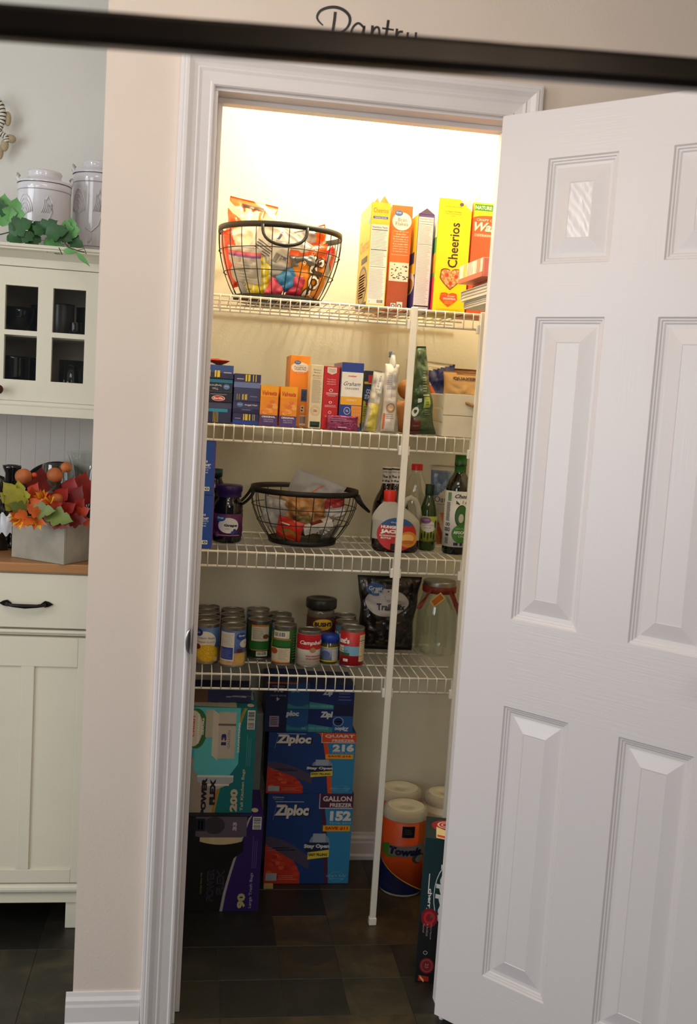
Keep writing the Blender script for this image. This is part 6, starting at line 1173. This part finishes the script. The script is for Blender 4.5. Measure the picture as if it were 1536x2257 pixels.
g = G(); pts = [at(-20, 522, .535), at(20, 512, .53), at(60, 510, .525), at(100, 512, .52), at(135, 524, .505), at(150, 545, .475), at(170, 552, .465), at(186, 556, .462)]
pts = [Vector((p.x, p.y, max(p.z, zcr1+.004) if p.y > .5 else p.z)) for p in pts]; g.tube(pts, .0016, M_stem, 6)
g.tube([at(130, 546, .49), at(135, 557, .48), at(137, 561, .478)], .0012, M_stem, 6); g.tube([at(170, 552, .466), at(186, 548, .47), at(190, 560, .466)], .001, M_stem, 6); g.build('stem', vine)
g = G()
def lf(px, py, Y, tx, ty, L, Wd, m, lob=3): a = at(px, py, Y); b_ = at(tx, ty, Y-.012); leafshape(g, a, b_-a, (0, -1, .15), L, Wd, m, lob)
rl = random.Random(5)
for px, py, tx, ty, m in ((6, 500, 8, 440, M_ivy2), (28, 495, 34, 446, M_ivy2), (2, 480, -10, 440, M_ivy), (20, 512, 60, 490, M_ivy), (50, 510, 30, 488, M_ivy), (72, 512, 52, 530, M_ivy), (66, 516, 84, 492, M_ivy), (88, 512, 118, 490, M_ivy), (100, 515, 140, 508, M_ivy), (112, 505, 150, 525, M_ivy), (94, 518, 76, 500, M_ivy), (15, 520, 45, 530, M_ivy), (90, 522, 60, 536, M_ivy), (-4, 514, -25, 496, M_ivy), (158, 527, 156, 488, M_ivy2), (150, 520, 145, 490, M_ivy2), (100, 524, 135, 552, M_ivy2), (150, 526, 178, 540, M_ivy), (40, 500, 20, 480, M_ivy)):
    a = at(px, py, .52); b_ = at(tx, ty, .51); L = (b_-a).length*1.25; lf(px, py, .525-.02*rl.random(), tx, ty, L, L*.72, m)
lf(138, 552, .478, 172, 556, .042, .014, M_ivy2, 1); lf(168, 556, .468, 196, 584, .050, .012, M_ivy2, 1); g.build('foliage', vine)
# hanging ornament on the dining wall, cut by the left edge
t = thing('wall_ornament', 'black and white striped curl with tan lobes hanging at the left edge', 'wall ornament', tuple(at(-10, 290, .845)))
o0 = at(-10, 290, .845); M_str = mat('white_raffia', (214, 208, 190), .7); M_strk = mat('black_stripe', (30, 28, 28), .6); M_tan = mat('tan_dried_pod', (168, 150, 118), .6, var=.15)
g = G(); cp = [at(x, y, .835)-o0 for x, y in ((-22, 214), (-6, 220), (3, 232), (7, 248), (6, 264), (1, 278), (-4, 288), (4, 296), (14, 302), (16, 312))]
P2 = []
for a_, b_ in zip(cp[:-1], cp[1:]): P2 += [a_+(b_-a_)*k/6 for k in range(6)]
P2.append(cp[-1])
for i in range(len(P2)-1): g.tube([P2[i], P2[i]+(P2[i+1]-P2[i])*.999], .0085, M_strk if i % 3 == 0 else M_str, 10)
g.build('striped_curl', t)
for k, (x, y, rx, ry) in enumerate(((17, 262, 7, 14), (24, 306, 10, 8), (10, 320, 8, 12), (1, 335, 6, 14))):
    g = G(); c = at(x, y, .84)-o0; s = .00143; g.lathe([(rx*s*math.sin(q), -ry*s*math.cos(q)) for q in [PI*i/10 for i in range(11)]], M_tan, cx=0, cy=0, seg=16); g.v = [(a+c.x, b*.7+c.y-.0, z+c.z) for a, b, z in g.v]; g.build('pod', t)
# ---- counter objects
zc = zc1+.0006
cn = atz(140, 1245, zc); cf = atz(25, 1227, zc); ang = math.atan2(cn.y-cf.y, cn.x-cf.x); L = math.hypot(cn.x-cf.x, cn.y-cf.y)
M_gw = mat('grey_washed_wood', (150, 142, 126), .75, var=.2, scale=14, bump=.5, bscale=50)
hp_ = at(140, 1157, cn.y).z-zc
t = thing('planter_box', 'grey-washed wooden planter box on the hutch counter', 'planter', (cn.x, cn.y, zc), ang); wd = .115
part(lambda g: g.box(-L, 0, 0, 0, .009, hp_, M_gw, b=.001), 'front_board', t); part(lambda g: g.box(-L, wd-.009, 0, 0, wd, hp_, M_gw, b=.001), 'back_board', t)
part(lambda g: g.box(-.009, .0095, 0, 0, wd-.0095, hp_, M_gw, b=.001), 'side_board', t); part(lambda g: g.box(-L, .0095, 0, -L+.009, wd-.0095, hp_, M_gw, b=.001), 'side_board', t); part(lambda g: g.box(-L+.0095, .0095, .001, -.0095, wd-.0095, .008, M_gw), 'bottom_board', t)
fl = thing('autumn_arrangement', 'silk autumn flowers and maple leaves filling the wooden planter', 'flower arrangement', (cn.x, cn.y, zc))
O = Vector((cn.x, cn.y, zc))
AC = [mat('leaf_%02x%02x%02x' % c_, c_, .5, var=.2, scale=40) for c_ in ((150, 30, 16), (176, 50, 14), (206, 92, 20), (110, 24, 16), (150, 146, 46), (96, 110, 40), (226, 160, 30), (196, 66, 14))]
g = G()
def lw(px, py, tx, ty, Y, k, wid=.6, lob=3): a = at(px, py, Y)-O; b_ = at(tx, ty, Y-.03)-O; leafshape(g, a, b_-a, (rl.random()*.5-.25, -1, .3), (b_-a).length, (b_-a).length*wid, AC[k], lob, .1)
for q in ((50, 1120, 8, 1062, .42, 4), (48, 1125, 0, 1085, .42, 4), (52, 1115, 38, 1060, .43, 4), (60, 1125, 20, 1110, .41, 5), (60, 1125, 80, 1064, .47, 1), (80, 1120, 70, 1075, .45, 7), (70, 1130, 96, 1090, .43, 2), (110, 1130, 92, 1085, .44, 3), (105, 1128, 148, 1075, .48, 0), (140, 1130, 160, 1050, .5, 0), (150, 1135, 178, 1070, .48, 3), (160, 1130, 190, 1040, .52, 0), (150, 1140, 185, 1100, .45, 0), (165, 1140, 196, 1120, .44, 1), (120, 1140, 165, 1110, .44, 0), (90, 1135, 135, 1108, .43, 1), (60, 1130, 30, 1140, .40, 2), (70, 1125, 120, 1125, .40, 5), (100, 1132, 160, 1148, .40, 5), (90, 1135, 60, 1120, .39, 2), (130, 1110, 150, 1060, .53, 3), (80, 1100, 92, 1030, .55, 3), (170, 1120, 175, 1045, .53, 2), (185, 1140, 192, 1160, .43, 7), (150, 1150, 190, 1145, .42, 3), (110, 1145, 150, 1160, .40, 3), (75, 1145, 50, 1155, .39, 2)): lw(*q)
g.build('leaves', fl)
for cx_, cy_, n_, r_ in ((45, 1140, 9, 26), (80, 1145, 5, 24), (92, 1098, 5, 18), (108, 1108, 4, 16)):
    g = G()
    for k in range(n_):
        a_ = (PI*.15+PI*1.1*k/n_) if cx_ < 90 else (-PI*.9+PI*.8*k/n_); lw(cx_, cy_, cx_+r_*math.cos(a_), cy_+r_*math.sin(a_), .405, 6 if k % 2 else 2, .34, 1)
    g.build('flower', fl)
for px, py, rr in ((52, 1050, 18), (121, 1047, 17), (146, 1030, 12), (126, 1100, 15), (75, 1047, 6), (165, 1135, 7)):
    g = G(); c = at(px, py, .47)-O; r = rr*.00121
    g.lathe([(r*math.sin(q)*(1), -r*.92*math.cos(q)) for q in [PI*i/10 for i in range(11)]], mat('brown_orange_pod', (172, 92, 38), .6, var=.25, scale=30) if rr > 8 else AC[7], seg=20); g.v = [(x+c.x, y+c.y, z+c.z) for x, y, z in g.v]; g.build('round_pod', fl)
# glass hurricane and flared vase
Yh = .64; xa = at(92, 1080, Yh).x; xb = at(161, 1080, Yh).x; R = (xb-xa)/2; H = at(126, 1023, Yh).z-zc; M_hg = glassy('hurricane_glass', (246, 249, 248), .93, .03, True)
t = thing('glass_cylinder', 'clear glass cylinder rising behind the autumn leaves', 'glass vase', ((xa+xb)/2, Yh, zc)); g = G(); g.lathe([(0, .001), (R, .001), (R, H)], M_hg, seg=48); g.lathe([(R*.94, .006), (R*.94, H), (R, H)], M_hg, seg=48); g.build('vase_body', t)
Yv = .72; xa = at(146, 995, Yv).x; H = at(170, 995, Yv).z-zc; R = .052
t = thing('glass_vase', 'flared clear glass vase partly hidden by the wall edge', 'glass vase', (xa+R, Yv, zc)); g = G(); g.lathe([(0, .001), (R*.6, .001), (R*.6, .006), (R*.2, .02), (R*.16, H*.35), (R*.5, H*.55), (R*.62, H*.80), (R*.80, H*.9), (R, H)], M_hg, seg=48); g.build('vase_body', t)
# black candlesticks and rooster
def candle(px, ptop, Y, s, label):
    x = at(px, ptop+60, Y).x; H = at(px, ptop, Y).z-zc; t = thing('candlestick', label, 'candlestick', (x, Y, zc), 0, 'black candlesticks on the hutch'); r = .0245*s; g = G()
    g.lathe([(0, 0), (r*1.3, 0), (r*1.3, .006), (r*.7, .02), (r*.35, H*.25), (r*.5, H*.35), (r*.3, H*.42), (r*.45, H*.6), (r*.35, H*.7), (r*.55, H*.74), (r*.75, H*.82), (r*.72, H*.9), (r, H*.97), (r*1.0, H), (r*.7, H), (r*.65, H-.006), (0, H-.006)], M_blkc, seg=32); g.build('candlestick_body', t)
candle(25, 1025, .66, 1, 'black ceramic candlestick left of the flower arrangement'); candle(62, 1058, .72, 1, 'black candlestick behind the orange pods')
pl_ = at(115, 1016, .80); g = G(); R = (pl_.z-zc)/2*.99; g.lathe([(0, 0), (R*.6, .001), (R*.97, .010), (R, .012), (R*.96, .012), (R*.6, .005), (0, .005)], M_blkc, seg=48, mt=Matrix.Rotation(PI/2-.12, 4, 'X')); tag(g.build('plate', None, (at(125, 1100, .80).x, .815, zc+R)), 'black plate leaning behind the glass cylinder', 'plate')
ra = at(-4, 1145, .60); t = thing('rooster_figurine', 'black speckled rooster figurine cut by the left edge', 'figurine', (ra.x, .60, zc))
g = G(); hh = at(0, 1085, .60).z-zc
prof = [(0, 0), (.030, 0), (.032, .01), (.022, .03), (.034, hh*.30), (.044, hh*.5), (.040, hh*.7), (.026, hh*.85), (.016, hh*1.05), (.020, hh*1.18), (.014, hh*1.27), (0, hh*1.3)]
g.lathe(prof, M_blkc, seg=28, sx=.9, sy=.8); g.build('figurine_body', t)
g = G(); g.surf(lambda u, v: Vector((.012+.03*u, -.0365-.004*math.sin(PI*u)*math.sin(PI*v), hh*(.3+.35*v)+.006*math.sin(9*u))), 8, 8, mat('white_speckle', (200, 198, 200), .3)); g.build('wing_patch', t)
g = G()
for k in range(4): a_ = k*.35; g.tube([(-.02, 0, hh*.6), (-.05-.01*k, 0, hh*(.8+.1*k)), (-.075, 0, hh*(.75+.15*k))], [.007, .006, .003], M_blkc, 8)
g.build('tail', t)

for o in list(C.objects):
    if 'wh' in o: del o['wh']
